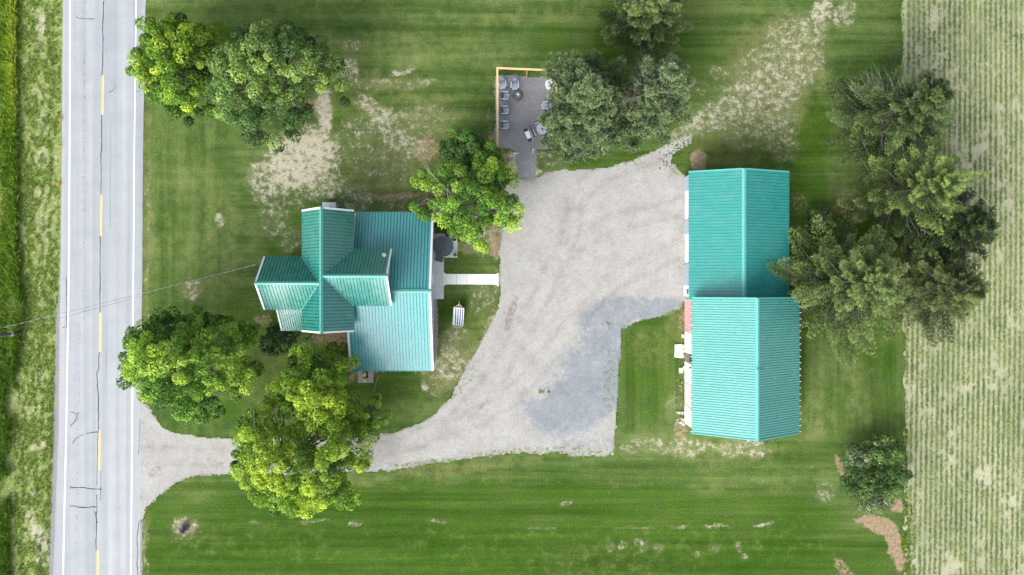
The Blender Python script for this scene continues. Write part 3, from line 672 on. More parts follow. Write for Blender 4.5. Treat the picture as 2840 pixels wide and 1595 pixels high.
# ------------------------------------------------------------------ farmhouse
def house():
    h = empty('farmhouse', P(925, 800), 0, 'white farmhouse with cross-gabled teal metal roofs and a low wing', 'house')
    ze = 5.2; zr = 7.8; e = lambda px, py, z: P(px, py, z)
    xW, xE, xR = e(837, 0, ze).x, e(982, 0, ze).x, e(890.3, 0, zr).x
    yN, yS = e(0, 583, ze).y, e(0, 919.5, ze).y
    # east wing
    a1, a2, ar, az, ax = e(0, 690, ze).y, e(0, 848.4, ze).y, e(0, 765, 7.72).y, 7.72, e(1086.5, 0, ze).x
    # west wing
    b1, b2, br, bz, bx = e(0, 711, ze).y, e(0, 858.8, ze).y, e(0, 785, 7.6).y, 7.6, e(732, 0, ze).x
    fW = (zr-ze)/(xR-xW); fE = (zr-ze)/(xE-xR)
    xa = xE-(az-ze)/fE; xb = xW+(bz-ze)/fW
    m = M['roof']; V = Vector
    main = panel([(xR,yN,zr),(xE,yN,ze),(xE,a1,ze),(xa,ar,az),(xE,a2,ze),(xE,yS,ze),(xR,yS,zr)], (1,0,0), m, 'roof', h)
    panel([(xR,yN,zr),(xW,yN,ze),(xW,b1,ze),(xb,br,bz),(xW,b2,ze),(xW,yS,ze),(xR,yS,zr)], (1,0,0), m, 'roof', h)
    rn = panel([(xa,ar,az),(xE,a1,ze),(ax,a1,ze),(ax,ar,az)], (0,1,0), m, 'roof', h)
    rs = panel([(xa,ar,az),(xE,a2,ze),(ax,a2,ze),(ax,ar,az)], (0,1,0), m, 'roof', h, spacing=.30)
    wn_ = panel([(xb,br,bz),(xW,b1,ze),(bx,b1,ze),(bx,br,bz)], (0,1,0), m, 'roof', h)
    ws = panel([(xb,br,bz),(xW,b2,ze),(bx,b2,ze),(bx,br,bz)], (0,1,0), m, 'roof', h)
    cap((xR,yN-.0+.05,zr), (xR,yS-.05,zr), .17, fE*.9, fW*.9, M['cap'], main)
    sa = (az-ze)/(a1-ar); sb = (bz-ze)/(b1-br)
    cap((xa-.1,ar,az), (ax+.05,ar,az), .17, sa*.9, sa*.9, M['cap'], rn)
    cap((bx-.05,br,bz), (xb+.1,br,bz), .17, sb*.9, sb*.9, M['cap'], wn_)
    # valley flashings
    mb = MB()
    for p, q in (((xE,a1,ze),(xa,ar,az)), ((xE,a2,ze),(xa,ar,az)), ((xW,b1,ze),(xb,br,bz)), ((xW,b2,ze),(xb,br,bz))):
        mb.tube([V(p)+V((0,0,.035)), V(q)+V((0,0,.035))], .045, 6)
    mb.build('valley_flashing', M['cap'], main)
    # white rakes
    for p, q, o in (((xW,yN,ze),(xR-.14,yN,zr-.14*fW),(0,1,0)), ((xE,yN,ze),(xR+.14,yN,zr-.14*fE),(0,1,0)),
                    ((xW,yS,ze),(xR-.14,yS,zr-.14*fW),(0,-1,0)), ((xE,yS,ze),(xR+.14,yS,zr-.14*fE),(0,-1,0))): rake(p, q, o, M['white'], main)
    for p, q, o in (((ax,a1,ze),(ax,ar+.1,az-.1*sa),(1,0,0)), ((ax,a2,ze),(ax,ar-.1,az-.1*sa),(1,0,0))): rake(p, q, o, M['white'], rn)
    for p, q, o in (((bx,b1,ze),(bx,br+.1,bz-.1*sb),(-1,0,0)), ((bx,b2,ze),(bx,br-.1,bz-.1*sb),(-1,0,0))): rake(p, q, o, M['white'], wn_)
    # vent pipe
    vp = P(1065.8, 707, 5.9); vm = MB(); vm.box(vp+V((0,0,.02)), (.30,.30,.10), ry=0, rx=-.75*0)
    vm.lathe(vp+V((0,0,.05)), [(0,.0),(.09,.0),(.09,.28),(.07,.28),(.07,.1),(0,.1)], 14)
    vo = vm.build('vent_pipe', M['white'], rn); 
    cz = MB(); cz.lathe(vp+V((0,0,.33)), [(0,.0),(.055,.0),(.055,.02),(0,.02)], 12); cz.build('vent_opening', M['black'], rn)
    # walls
    i = .32; W = M['offwhite']
    wallbox(xW+i, xE-i, yS+i, yN-i, ze-.08, W, h, gable='y', ridge=(xR, zr-.35))
    wallbox(xE-i+.004, ax-i, a2+i, a1-i, ze-.08, W, h, gable='x', ridge=(ar, az-.32))
    wallbox(bx+i, xW+i-.004, b2+i, b1-i, ze-.08, W, h, gable='x', ridge=(br, bz-.32))
    # low wing
    le, lr = 2.7, 5.12
    x0, x1, xs = xE-i+.006, e(1202, 0, le).x, e(971.5, 0, le).x
    yn, yr, ys = e(0, 590, le).y, e(0, 807.8, lr).y, e(0, 1027.5, le).y
    x0n = e(985.3, 0, le).x; yc = yS-.02
    fN = (lr-le)/(yn-yr); fS = (lr-le)/(yr-ys); zc = lr-fS*(yr-yc)
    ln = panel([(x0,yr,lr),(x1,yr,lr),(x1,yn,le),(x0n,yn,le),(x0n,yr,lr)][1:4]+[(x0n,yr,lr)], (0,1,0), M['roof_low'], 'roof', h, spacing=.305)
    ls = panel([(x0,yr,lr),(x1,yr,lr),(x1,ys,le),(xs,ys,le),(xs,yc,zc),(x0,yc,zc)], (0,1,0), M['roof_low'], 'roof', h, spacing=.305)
    cap((ax-.4,yr,lr), (x1+.08,yr,lr), .20, fN, fS, M['cap'], ln)
    rake((x1,yn,le),(x1,yr+.1,lr-.1*fN),(1,0,0),M['white'],ln, w=.20); rake((x1,ys,le),(x1,yr-.1,lr-.1*fS),(1,0,0),M['white'],ls, w=.20)
    rake((xs,ys,le),(xs,yc,zc),(-1,0,0),M['white'],ls, w=.19); rake((x0n,yn,le),(x0n,yN-2.2,le+fN*(yn-yN+2.2)),(-1,0,0),M['white'],ln, w=.1)
    lx = P(1203.5, 0, 0).x
    wallbox(x0+.3, lx, ys+i, yn-i, le-.05, W, h, gable='x', ridge=(yr, lr-.12))
    wallbox(xs+i, x0+.29, ys+i, yc-.1, le+.04, W, h)
    # gutters on the low wing
    mb = MB()
    for y, xa_, o in ((yn, x0n, .05), (ys, xs, -.05)): mb = MB(); mb.bb(xa_, x1, y+o-.05, y+o+.05, le-.17, le-.07); mb.build('gutter', M['cap'], h)
    # side porch roof
    p1, p2 = 4.6, 3.1; q0, q1 = e(766.5,0,p1).x, xW+i+.02; t1, t2 = b2+i-.3, e(0, 917.3, p2).y
    pf = (p1-p2)/(e(0,859,p1).y-t2); zt = p2+(t1-t2)*pf
    if zt > ze-.25: zt = ze-.25
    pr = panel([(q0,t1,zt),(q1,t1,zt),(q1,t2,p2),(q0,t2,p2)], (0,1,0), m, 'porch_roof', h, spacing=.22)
    rake((q0,t2,p2),(q0,t1-.0,zt),(-1,0,0),M['white'],pr, w=.14)
    for px, py in ((787,908),(832,913)):
        c = P(px, py, 3); mb = MB(); mb.box((c.x,c.y,1.52), (.13,.13,3.0)); mb.box((c.x,c.y,.1),(.2,.2,.2)); mb.build('porch_post', M['white'], h)
    mb = MB(); mb.bb(q0+.2,q1,t2+.1,t1,.02,.35); mb.bb(q0+.2,q0+1.2,t2-.25,t2+.1,.02,.2); mb.build('porch_floor', M['concrete'], h)
    # windows and doors
    ywN = yN-i; ywS = yS+i
    for z in (1.7, 4.0):
        window(((xW+xE)/2, ywN, z), .9, 1.35, 'y+', h); window(((xW+xE)/2-.2, ywS, z), .9, 1.35, 'y-', h)
        window((bx+i, (b1+b2)/2, z), .9, 1.35, 'x-', h)
        window((xW+i, (yN+b1)/2, z), .8, 1.3, 'x-', h)
    for y in (865, 893, 915): window((lx, P(0,y).y, 1.5), .85, 1.1, 'x+', h)
    window((lx, P(0,636).y, 1.6), 1.1, 1.0, 'x+', h)
    for px in (1030, 1110, 1160): window((P(px,0).x, yn-i, 1.6), .9, 1.1, 'y+', h)
    window((P(1120,0).x, ys+i, 1.6), 1.2, 1.1, 'y-', h)
    yd = P(0, 773).y
    d = MB(); d.bb(lx-.02, lx+.05, yd-.47, yd+.47, .14, 2.2); dd = d.build('door', M['white'], h)
    d = MB(); d.lathe((lx+.09, yd+.36, 1.1), [(0,-.03),(.03,-.03),(.035,.0),(.03,.03),(0,.03)], 10); d.build('handle', M['steel'], dd)
    d = MB(); d.bb(P(1008,0).x-.45, P(1008,0).x+.45, ys+i-.05, ys+i+.02, .18, 2.15); d.build('door', M['white'], h)
    # bulkhead at the north gable
    c0, c1 = P(893.5,560.5,.9), P(931.5,578,.9)
    mb = MB(); A = [V((c0.x,c0.y,.02)), V((c0.x,ywN+.01,.02)), V((c0.x,ywN+.01,1.25)), V((c0.x,c0.y,.85))]
    mb.hexa(A, [V((c1.x,q.y,q.z)) for q in A]); bo = mb.build('bulkhead', M['lightgrey2'], h, bevel=.02)
    mb = MB(); mb.box(((c0.x+c1.x)/2, (c0.y+ywN)/2+.05, 1.09), (.05, 1.1, .03), rx=.3); mb.build('hatch_handle', M['white'], bo)
    return h
n = NM('ridge_metal', .35, .5); n.base((.10, .34, .30)); M['cap'] = n.m
M['lightgrey2'] = plain('pale_grey_steel', (.46, .50, .54), .5, .4, .05)
house()

# ------------------------------------------------------------------ outbuildings
def barn_north():
    h = empty('garage_barn', P(2030, 650), 0, 'long low teal-roofed garage with white doors facing the gravel', 'barn')
    h['label'] = 'lower teal-roofed outbuilding with white garage doors facing the gravel, joined to the taller barn'
    ze, zr = 3.2, 5.0; x0, x1, xr = P(1910,0,ze).x, P(2189,0,ze).x, P(2064,0,zr).x
    yn, ys = P(0,475.5,ze).y, P(0,823.5,4.6).y-.25
    m = M['roof_barn']
    f1 = (zr-ze)/(xr-x0); f2 = (zr-ze)/(x1-xr)
    rw = panel([(x0,yn,ze),(xr,yn,zr),(xr,ys,zr),(x0,ys,ze)], (1,0,0), m, 'roof', h, spacing=.305, rib_h=.03)
    panel([(x1,yn,ze),(xr,yn,zr),(xr,ys,zr),(x1,ys,ze)], (1,0,0), m, 'roof', h, spacing=.305, rib_h=.03)
    cap((xr,yn,zr),(xr,ys,zr),.22,f2,f1,M['cap_barn'],rw)
    for a, b in (((x0,yn,ze),(xr-.1,yn,zr-.1*f1)),((x1,yn,ze),(xr+.1,yn,zr-.1*f2))): rake(a,b,(0,1,0),M['cap_barn'],rw,w=.12)
    wx0, wx1 = P(1902,0).x, x1-.3; wy0, wy1 = ys+.02, yn-.3
    wallbox(wx0, wx1, wy0, wy1, ze-.05, M['grey_siding'], h, gable='y', ridge=(xr, zr-.15))
    px = P(1896.3,0).x
    for a, b in ((493,534),(614,651),(734,791)):
        mb = MB(); ya, yb = P(0,a).y, P(0,b).y; mb.bb(px, wx0-.001, yb, ya, 0.02, 2.95)
        k = yb+.15
        while k < ya-.1: mb.bb(px-.02, px+.001, k, k+.05, .05, 2.9); k += .23
        mb.build('wall_panel', M['siding_blue'], h)
    for a, b in ((535,613),(652,733)):
        mb = MB(); ya, yb = P(0,a).y, P(0,b).y; mb.bb(wx0-.06, wx0-.001, yb, ya, 0.02, 2.7); g = mb.build('garage_door', M['white'], h)
        mb = MB()
        for z in (.65,1.3,1.95): mb.bb(wx0-.075, wx0-.06, yb+.05, ya-.05, z, z+.04)
        mb.build('door_rib', M['lightgrey2'], g)
        mb = MB(); mb.bb(wx0-.2, wx0-.001, yb, ya, 2.72, 2.9); mb.build('header', M['white'], g)
    mb = MB(); ya, yb = P(0,792).y, P(0,820).y; mb.bb(px-.0, wx0-.001, yb, ya, .02, 2.85); d = mb.build('entry_door', M['white'], h)
    mb = MB(); mb.bb(px-.02, px-.001, P(0,815).y, P(0,801).y, 1.2, 1.9); mb.build('pane', M['glass'], d)
    for y in (520, 640, 760): window((wx1, P(0,y).y, 1.7), .9, .8, 'x+', h)
    return h
def barn_south():
    h = empty('tall_barn', P(2070, 1010), 0, 'taller teal-roofed barn with faded pink and white door panels facing the lawn', 'barn')
    ze, zr = 4.15, 7.4; x0, x1, xr = P(1919.7,0,ze).x, P(2217,0,ze).x, P(2102,0,zr).x
    yn, ys = P(0,825,ze).y, P(0,1202.5,ze).y
    m = M['roof_tall']; f1 = (zr-ze)/(xr-x0); f2 = (zr-ze)/(x1-xr)
    rw = panel([(x0,yn,ze),(xr,yn,zr),(xr,ys,zr),(x0,ys,ze)], (1,0,0), m, 'roof', h, spacing=.235, rib_h=.035, rib_w=.07)
    re = panel([(x1,yn,ze),(xr,yn,zr),(xr,ys,zr),(x1,ys,ze)], (1,0,0), m, 'roof', h, spacing=.235, rib_h=.035, rib_w=.07)
    cap((xr,yn,zr),(xr,ys,zr),.20,f2,f1,M['cap_barn'],rw)
    for y, o in ((yn,1),(ys,-1)):
        for a, b in (((x0,y,ze),(xr-.1,y,zr-.1*f1)),((x1,y,ze),(xr+.1,y,zr-.1*f2))): rake(a,b,(0,o,0),M['cap_barn'],rw,w=.1)
    # broken weathervane stub on the ridge
    c = Vector((xr, P(0,1022,zr).y, zr+.06)); mb = MB()
    mb.tube([c+Vector((-.22,.14,.02)), c+Vector((.1,-.1,.08))], .015, 5); mb.tube([c+Vector((-.2,-.12,.02)), c+Vector((.12,.12,.1))], .015, 5); mb.tube([c+Vector((.12,-.12,.05)), c+Vector((.42,.16,.12))], .022, 5)
    mb.build('lightning_rod', M['black'], rw)
    wx0, wx1 = P(1899.5,0).x, x1-.3; wy0, wy1 = ys+.35, yn-.25
    wallbox(wx0, wx1, wy0, wy1, ze-.12, M['white'], h, gable='y', ridge=(xr, zr-.3))
    for a, b, mt in ((834,918,'pink'),(919,976,'white'),(1002,1057,'white'),(1058,1123,'palepink'),(1124,1172,'white')):
        mb = MB(); ya, yb = P(0,a).y, P(0,b).y; mb.bb(wx0-.07, wx0-.001, yb+.01, ya-.01, .12, 3.7); mb.bb(wx0-.09, wx0-.071, yb+.06, yb+.14, .2, 3.6)
        o = mb.build('barn_door', M[mt], h)
        if mt != 'white': o['label'] = 'faded red barn door panel' if mt == 'pink' else 'pale pink barn door panel'
    mb = MB(); ya, yb = P(0,976.5).y, P(0,1001.5).y; mb.bb(wx0-.02, wx0-.001, yb, ya, .1, 3.6); op = mb.build('doorway', M['darkdirt'], h)
    mb = MB(); k = yb+.02
    while k < ya-.1: mb.bb(wx0-.05, wx0-.021, k, k+.17, .12, 1.9+random.uniform(-.2,.3)); k += .19
    mb.build('plank', M['polewood2'], op)
    mb = MB(); mb.lathe((wx0-.16, P(0,1012).y, 2.9), [(0,.0),(.16,.0),(.12,.1),(.03,.18),(0,.18)], 12); mb.build('wall_lamp', M['cap'], h)
    mb = MB(); mb.bb(wx0-.1, wx0-.001, wy0, wy1, 3.72, 3.86); mb.build('door_track', M['white'], h)
    # rafter tails under both eaves
    k = yn-.25
    while k > ys+.1:
        for x, s in ((x0, -1), (x1, 1)):
            mb = MB(); mb.box((x+s*.05, k, ze-.08), (.24, .05, .12), ry=0); mb.build('rafter_tail', M['white'], h)
        k -= .60
    for s, x in ((-1, x0), (1, x1)):
        mb = MB(); mb.bb(x-.02+s*.05, x+.02+s*.05, ys, yn, ze-.16, ze-.10); mb.build('eave_board', M['polewood2'], h)
    for y in (900, 1000, 1100): window((wx1, P(0,y).y, 1.8), .8, .8, 'x+', h)
    mb = MB(); mb.bb(xr-1.3, xr+1.3, wy0-.06, wy0-.001, .05, 3.1); mb.build('barn_door', M['palepink'], h)
    return h
n = NM('barn_ridge_metal', .4, .5); n.base((.10, .40, .36)); M['cap_barn'] = n.m
M['siding_blue'] = plain('blue_grey_siding', (.34, .40, .45), .6, .3, .05)
M['polewood2'] = plain('aged_plank', (.24, .20, .16), .9, .1, .25, 5)
barn_north(); barn_south()

# ------------------------------------------------------------------ patio, walk, slabs
def slab(name, polys, z, m, label, cat, joints=()):
    mb = MB()
    for p in polys: mb.prism([P(*q) for q in p], -.02, z)
    o = tag(mb.build(name, m), kind='structure')
    return o
pat = slab('patio', [[(1196,648),(1268.5,648),(1268.5,714.5),(1231,714.5),(1231,829.5),(1196,829.5)]], .055, M['concrete'], '', '')
slab('walkway', [[(1231.1,754.5),(1236.8,759.8),(1376.6,760.5),(1382.6,756),(1382.6,796),(1376,789.3),(1236.8,789),(1231.1,793.8)]], .060, M['concrete_new'], '', '')
jm = MB()
for a, b in (((1197,754.4),(1231,754.4)),((1197,793.8),(1231,793.8)),((1203.5,716),(1203.5,829)),((1236.8,760),(1236.8,789)),((1266,760),(1266,789)),((1295,760),(1295,789)),((1325,760),(1325,789)),((1352,760),(1352,789))):
    p, q = P(*a), P(*b); d = (q-p).normalized(); s = Vector((-d.y,d.x,0))*.012; z = Vector((0,0,.0655)) if a[0] > 1231 else Vector((0,0,.0605))
    jm.poly([p+s+z, p-s+z, q-s+z, q+s+z])
tag(jm.build('paving_joint', plain('joint', (.30,.30,.29), .9, .1)), kind='structure')

def barn_slabs():
    mb = MB(); mb.prism([P(1871.5,955.5),P(1895,955),P(1894.5,993.5),P(1870.5,990.5)], 0, .11)
    tag(mb.build('concrete_slab', M['concrete_new'], bevel=.02), 'white square concrete step slab in the grass outside the tall barn doorway', 'slab')
    # pale blocks along the barn wall
    spots = [(1894,961,6,10,'upper one of the three blocks beside the white slab'),(1894.3,974,6,10,'middle one of the three blocks beside the white slab'),(1894,987,6,10,'lowest of the three blocks beside the white slab'),
             (1893,932,6,11,'lone pale block standing north of the white slab by the barn'),(1888,1027,11,15,'larger pale block lying south of the white slab'),(1896,1021,6,12,'small pale block against the wall south of the white slab')]
    for x, y, a, b, l in spots:
        mb = MB(); mb.box(P(x,y)+Vector((0,0,.09)), (a*S,b*S,.2), rz=random.uniform(-.06,.06))
        tag(mb.build('concrete_block', M['brickpale'], bevel=.02), l, 'block', 'pale blocks along the tall barn wall')
    rng = random.Random(4); L = []
    for k in range(14):
        x, y = rng.uniform(1874,1897), rng.uniform(1140,1183); L.append((x,y,rng.uniform(.12,.42)))
    for k in range(6): L.append((rng.uniform(1886,1896), rng.uniform(1038,1090), rng.uniform(.1,.2)))
    for k in range(8): L.append((rng.uniform(1952,2160), rng.uniform(1228,1258), rng.uniform(.08,.2)))
    for x, y, s in L:
        rock(P(x,y), s, 'stone', 'pale rough stone lying at the foot of the tall barn' , 'loose stones around the tall barn', rng)
def rock(c, s, mat, label, group, rng):
    bm = bmesh.new(); bmesh.ops.create_icosphere(bm, subdivisions=2, radius=s/2)
    sx, sy, sz = rng.uniform(.8,1.25), rng.uniform(.7,1.1), rng.uniform(.4,.6); o = rng.uniform(0,99)
    for v in bm.verts:
        k = 1+.28*math.sin(v.co.x*9/s+o)*math.sin(v.co.y*7/s+o*2)+.1*rng.uniform(-1,1)
        v.co = Vector((v.co.x*sx*k, v.co.y*sy*k, v.co.z*sz*k+s*.13)) + c
    me = bpy.data.meshes.new('rock'); bm.to_mesh(me); bm.free()
    o = link('rock', me, M[mat]); return tag(o, label, 'rock', group)
barn_slabs()

def south_pad():
    mb = MB(); mb.prism([P(993,1024),P(1036,1024),P(1036,1061),P(993,1061)], 0, .12)
    mb.build
    t = empty('concrete_pad', P(1014,1043), 0, 'old square concrete pad with dark centre at the south wall of the house', 'slab')
    mb.build('slab', M['oldconcrete'], t, bevel=.015)
    mb = MB(); mb.prism([P(1006,1027),P(1022,1027),P(1021.5,1048.5),P(1007,1048.5)], .121, .135); mb.build('dark_inset', M['darkdirt'], t)
    mb = MB(); mb.lathe(P(1012,1056)+Vector((0,0,.115)), [(0,0),(.17,0),(.17,.02),(0,.025)], 14); mb.build('round_paver', M['brickpale'], t)
    mb = MB(); c = P(1012.5,1039); mb.hexa([c+Vector(q)+Vector((0,0,.137)) for q in ((-.22,-.12,0),(.02,-.25,0),(.2,.02,0),(.1,.27,0),(-.12,.24,0))], [c+Vector(q)*.9+Vector((0,0,.3)) for q in ((-.2,-.1,0),(.02,-.22,0),(.18,.02,0),(.1,.24,0),(-.1,.2,0))])
    tag(mb.build('flat_stone', M['tan'], bevel=.03), 'tan flat-topped stone sitting on the dark centre of the concrete pad', 'stone')
south_pad()

# ------------------------------------------------------------------ hot tub and steps
def hot_tub():
    c = P(1229.2, 684, .9); t = empty('hot_tub', (c.x, c.y, .056), 0, 'round hot tub under a dark slate vinyl cover on the patio by the house', 'hot tub')
    mb = MB(); r = .96; mb.lathe((0,0,0), [(0,0),(r-.05,0),(r,.05),(r,.74),(r-.03,.78),(0,.78)], 40); mb.build('shell', M['greyshell'], t, local=True, smooth=False)
    mb = MB()
    for s in (-1, 1):
        pts = [Vector((s*.02,-1.0,0)), Vector((s*.02,1.0,0))]
        arc = [Vector((s*(.012+math.cos(a)*1.0), math.sin(a)*1.0, 0)) for a in np.linspace(-math.pi/2, math.pi/2, 22)]
        A = [p+Vector((0,0,.79)) for p in arc]; B = [Vector((p.x*.985,p.y*.985,.88+.05*(1-abs(p.x)))) for p in arc]
        if s < 0: A, B = A[::-1], B[::-1]
        mb.hexa(A, B)
    co = mb.build('cover', M['tub'], t, local=True); 
    mb = MB(); mb.box((0,0,.942), (.05, 1.92, .006)); mb.build('seam', M['navy'], co, local=True)
    mb = MB()
    for a in (.5, 2.6, 3.8, 5.6): mb.box((math.cos(a)*1.0, math.sin(a)*1.0, .72), (.03,.05,.26), rz=a)
    mb.build('strap', M['navy'], co, local=True)
    t.rotation_euler = (0, 0, R(-24))
    s = empty('spa_steps', P(1219.5,717.5)+Vector((0,0,.056)), R(-17), 'dark grey two-tread spa steps leaning against the round hot tub', 'steps')
    for k, (y, z) in enumerate(((.13,.36),(-.17,.18))):
        mb = MB(); mb.box((0,y,z-.02),(.78,.29,.04)); mb.build('tread', M['stepgrey'], s, local=True, bevel=.01)
    for sx in (-.36,.36):
        mb = MB(); A = [Vector((sx-.02,-.3,0)),Vector((sx-.02,.28,0)),Vector((sx-.02,.28,.33)),Vector((sx-.02,.0,.33)),Vector((sx-.02,.0,.15)),Vector((sx-.02,-.3,.15))]
        mb.hexa(A,[a+Vector((.04,0,0)) for a in A]); mb.build('side_panel', M['navy'], s, local=True)
M['greyshell'] = plain('tub_shell', (.20,.22,.25), .6, .3); M['stepgrey'] = plain('step_grey', (.11,.12,.135), .6, .3)
hot_tub()

def leafy(name, c, r, hgt, m, n, size, label, cat, group=None, pot=None, spiky=False, seed=1):
    rng = np.random.default_rng(seed)
    t = empty(name, c, 0, label, cat, group)
    if spiky:
        N = n; a = rng.uniform(0, 2*np.pi, N); el = rng.uniform(.15, 1.3, N); d = np.stack([np.cos(a)*np.cos(el), np.sin(a)*np.cos(el), np.sin(el)], 1)
        s = np.stack([-np.sin(a), np.cos(a), 0*a], 1)*size*.25; b = np.array(c)+[0,0,.03+(hgt*.2 if pot else 0)]
        tip = b+d*r*rng.uniform(.7, 1.1, N)[:, None]+[0,0,.0]; midp = b+d*r*.5+s*0
        V = np.stack([b+0*s, midp+s, tip, midp-s], 1).reshape(-1, 3); F = np.arange(N*4).reshape(N, 4)
    else:
        d = rng.normal(0, 1, (n, 3)); d[:, 2] = np.abs(d[:, 2]); d /= np.linalg.norm(d, axis=1, keepdims=True)
        cc = np.array(c)+d*np.array([r, r, hgt])*rng.uniform(.55, 1.05, n)[:, None]+[0,0,.02+(.25 if pot else 0)]
        V, F, _ = leaves(cc, d, size, rng)
    np_mesh('foliage', V, F, m, t, dict(tint=np.clip(np.repeat(rng.normal(.5,.22,len(V)//4),4),0,1)))
    if pot:
        mb = MB(); mb.lathe(Vector(c), [(0,0),(pot*.7,0),(pot,.28),(pot*.85,.28),(pot*.8,.22),(0,.22)], 18); mb.build('pot', M['black'], t)
    else:
        mb = MB(); mb.tube([Vector(c), Vector(c)+Vector((0,0,hgt*.7))], [.03,.012], 5); mb.build('stem', M['bark'], t)
    return t

# ------------------------------------------------------------------ hammock
def hammock():
    c = P(1271, 878); t = empty('hammock', c, 0, 'white and navy striped hammock stretched on a metal stand over the lawn', 'hammock')
    z = .62
    q = [P(1257.8,852,z), P(1287.4,855.5,z), P(1284.7,904.2,z), P(1255,901.5,z)]
    def pt(u, v):
        a = q[0].lerp(q[1], u); b = q[3].lerp(q[2], u); p = a.lerp(b, v); p.z = z - .20*math.sin(math.pi*v)*(.5+.5*math.sin(math.pi*u)); return p
    def strp(u0, u1, dz, name, m, par, v0=0, v1=1):
        mb = MB(); N = 14
        A = [pt(u0, v0+(v1-v0)*i/N)+Vector((0,0,dz)) for i in range(N+1)]; B = [pt(u1, v0+(v1-v0)*i/N)+Vector((0,0,dz)) for i in range(N+1)]
        k = max(1, int((u1-u0)*10))
        for j in range(k):
            for i in range(N):
                ua, ub = u0+(u1-u0)*j/k, u0+(u1-u0)*(j+1)/k; va, vb = v0+(v1-v0)*i/N, v0+(v1-v0)*(i+1)/N
                a_ = [pt(ua,va),pt(ub,va),pt(ub,vb),pt(ua,vb)]
                mb.hexa([p+Vector((0,0,dz-.008)) for p in a_],[p+Vector((0,0,dz)) for p in a_])
        return mb.build(name, m, par)
    cl = strp(0, 1, 0, 'canvas', M['canvas'], t)
    for u in (.19,.40,.61,.82): strp(u, u+.085, .012, 'stripe', M['bluestripe'], cl, .05, .97)
    for (a, b) in ((q[0], q[1]), (q[3], q[2])):
        mb = MB(); mb.tube([a+Vector((0,0,.01)), b+Vector((0,0,.01))], .022, 8); mb.build('spreader_bar', M['wood'], t)
    for (a, b, ap, tip) in ((q[0], q[1], P(1273.3,842,.8), P(1273,832.5,1.0)), (q[3], q[2], P(1268,911.5,.8), P(1268,919.5,1.0))):
        mb = MB()
        for i in range(15): mb.tube([a.lerp(b, i/14), ap], .009, 4)
        for i in range(1, 3): mb.tube([a.lerp(ap, i/3.2), b.lerp(ap, i/3.2)], .007, 4)
        mb.tube([ap, tip], .018, 5); mb.build('rope_fan', M['rope'], t)
    mb = MB(); A, B = P(1273,832.5,1.0), P(1268,919.5,1.0)
    mb.tube([A, A+Vector((0,-.55,-.85)), B+Vector((0,.55,-.85)), B], .03, 8)
    for k in (A, B):
        s = -1 if k is A else 1; kk = k+Vector((0,s*.55,-.90)); mb.tube([kk+Vector((-.55,0,-.06)), kk+Vector((.55,0,-.06))], .03, 8)
    mb.build('stand', M['black'], t)
hammock()

# ------------------------------------------------------------------ fire-pit terrace
def lumber_frame():
    t = empty('lumber_frame', P(1460, 300), 0, 'new yellow lumber frame of posts and rails around the fire pit terrace', 'fence')
    z = 2.4; pts = [P(1379.8,405,z), P(1379.3,188.6,z), P(1541,195.3,z), P(1545.5,300,z), P(1545,382,z), P(1541,409,z)]
    def rail(a, b, w=.19):
        d = (b-a).normalized(); s = Vector((-d.y,d.x,0))*w/2; a2, b2 = a-d*.0, b+d*.0
        mb = MB(); A = [a2-s, a2+s, a2+s+Vector((0,0,-.045)), a2-s+Vector((0,0,-.045))]; mb.hexa(A, [q+(b2-a2) for q in A]); return mb.build('top_rail', M['wood'], t)
    e = Vector((0,.095,0)); x = Vector((.095,0,0))
    rail(pts[0], pts[1]+e); rail(pts[1]+x+Vector((.004,0,0)), pts[2]+x); rail(pts[2]-e-Vector((0,.004,0)), pts[3], .15); rail(pts[3]-Vector((0,.004,0)), pts[4], .17); rail(pts[4]-Vector((0,.004,0)), pts[5], .17)
    for p in (pts[0], pts[0].lerp(pts[1], .5), pts[1], P(1462,192.5,z), pts[2], pts[3], pts[5]):
        mb = MB(); mb.box((p.x, p.y, z/2-.024), (.14,.14,z-.05)); mb.build('post', M['woodside'], t)
    # warm bulbs hanging under the right rail
    k = 0
    for i in range(24):
        p = pts[2].lerp(pts[4], (i+.5)/24)+Vector((-.02,0,-.16-.10*math.sin(i*.8)**2)); mb = MB(); mb.lathe(p, [(0,-.05),(.035,-.03),(.04,.0),(.015,.05),(0,.05)], 8); mb.build('string_bulb', M['bulb'], t)
M['bulb'] = plain('amber_bulb', (.70,.46,.12), .3, .5, .1)
lumber_frame()

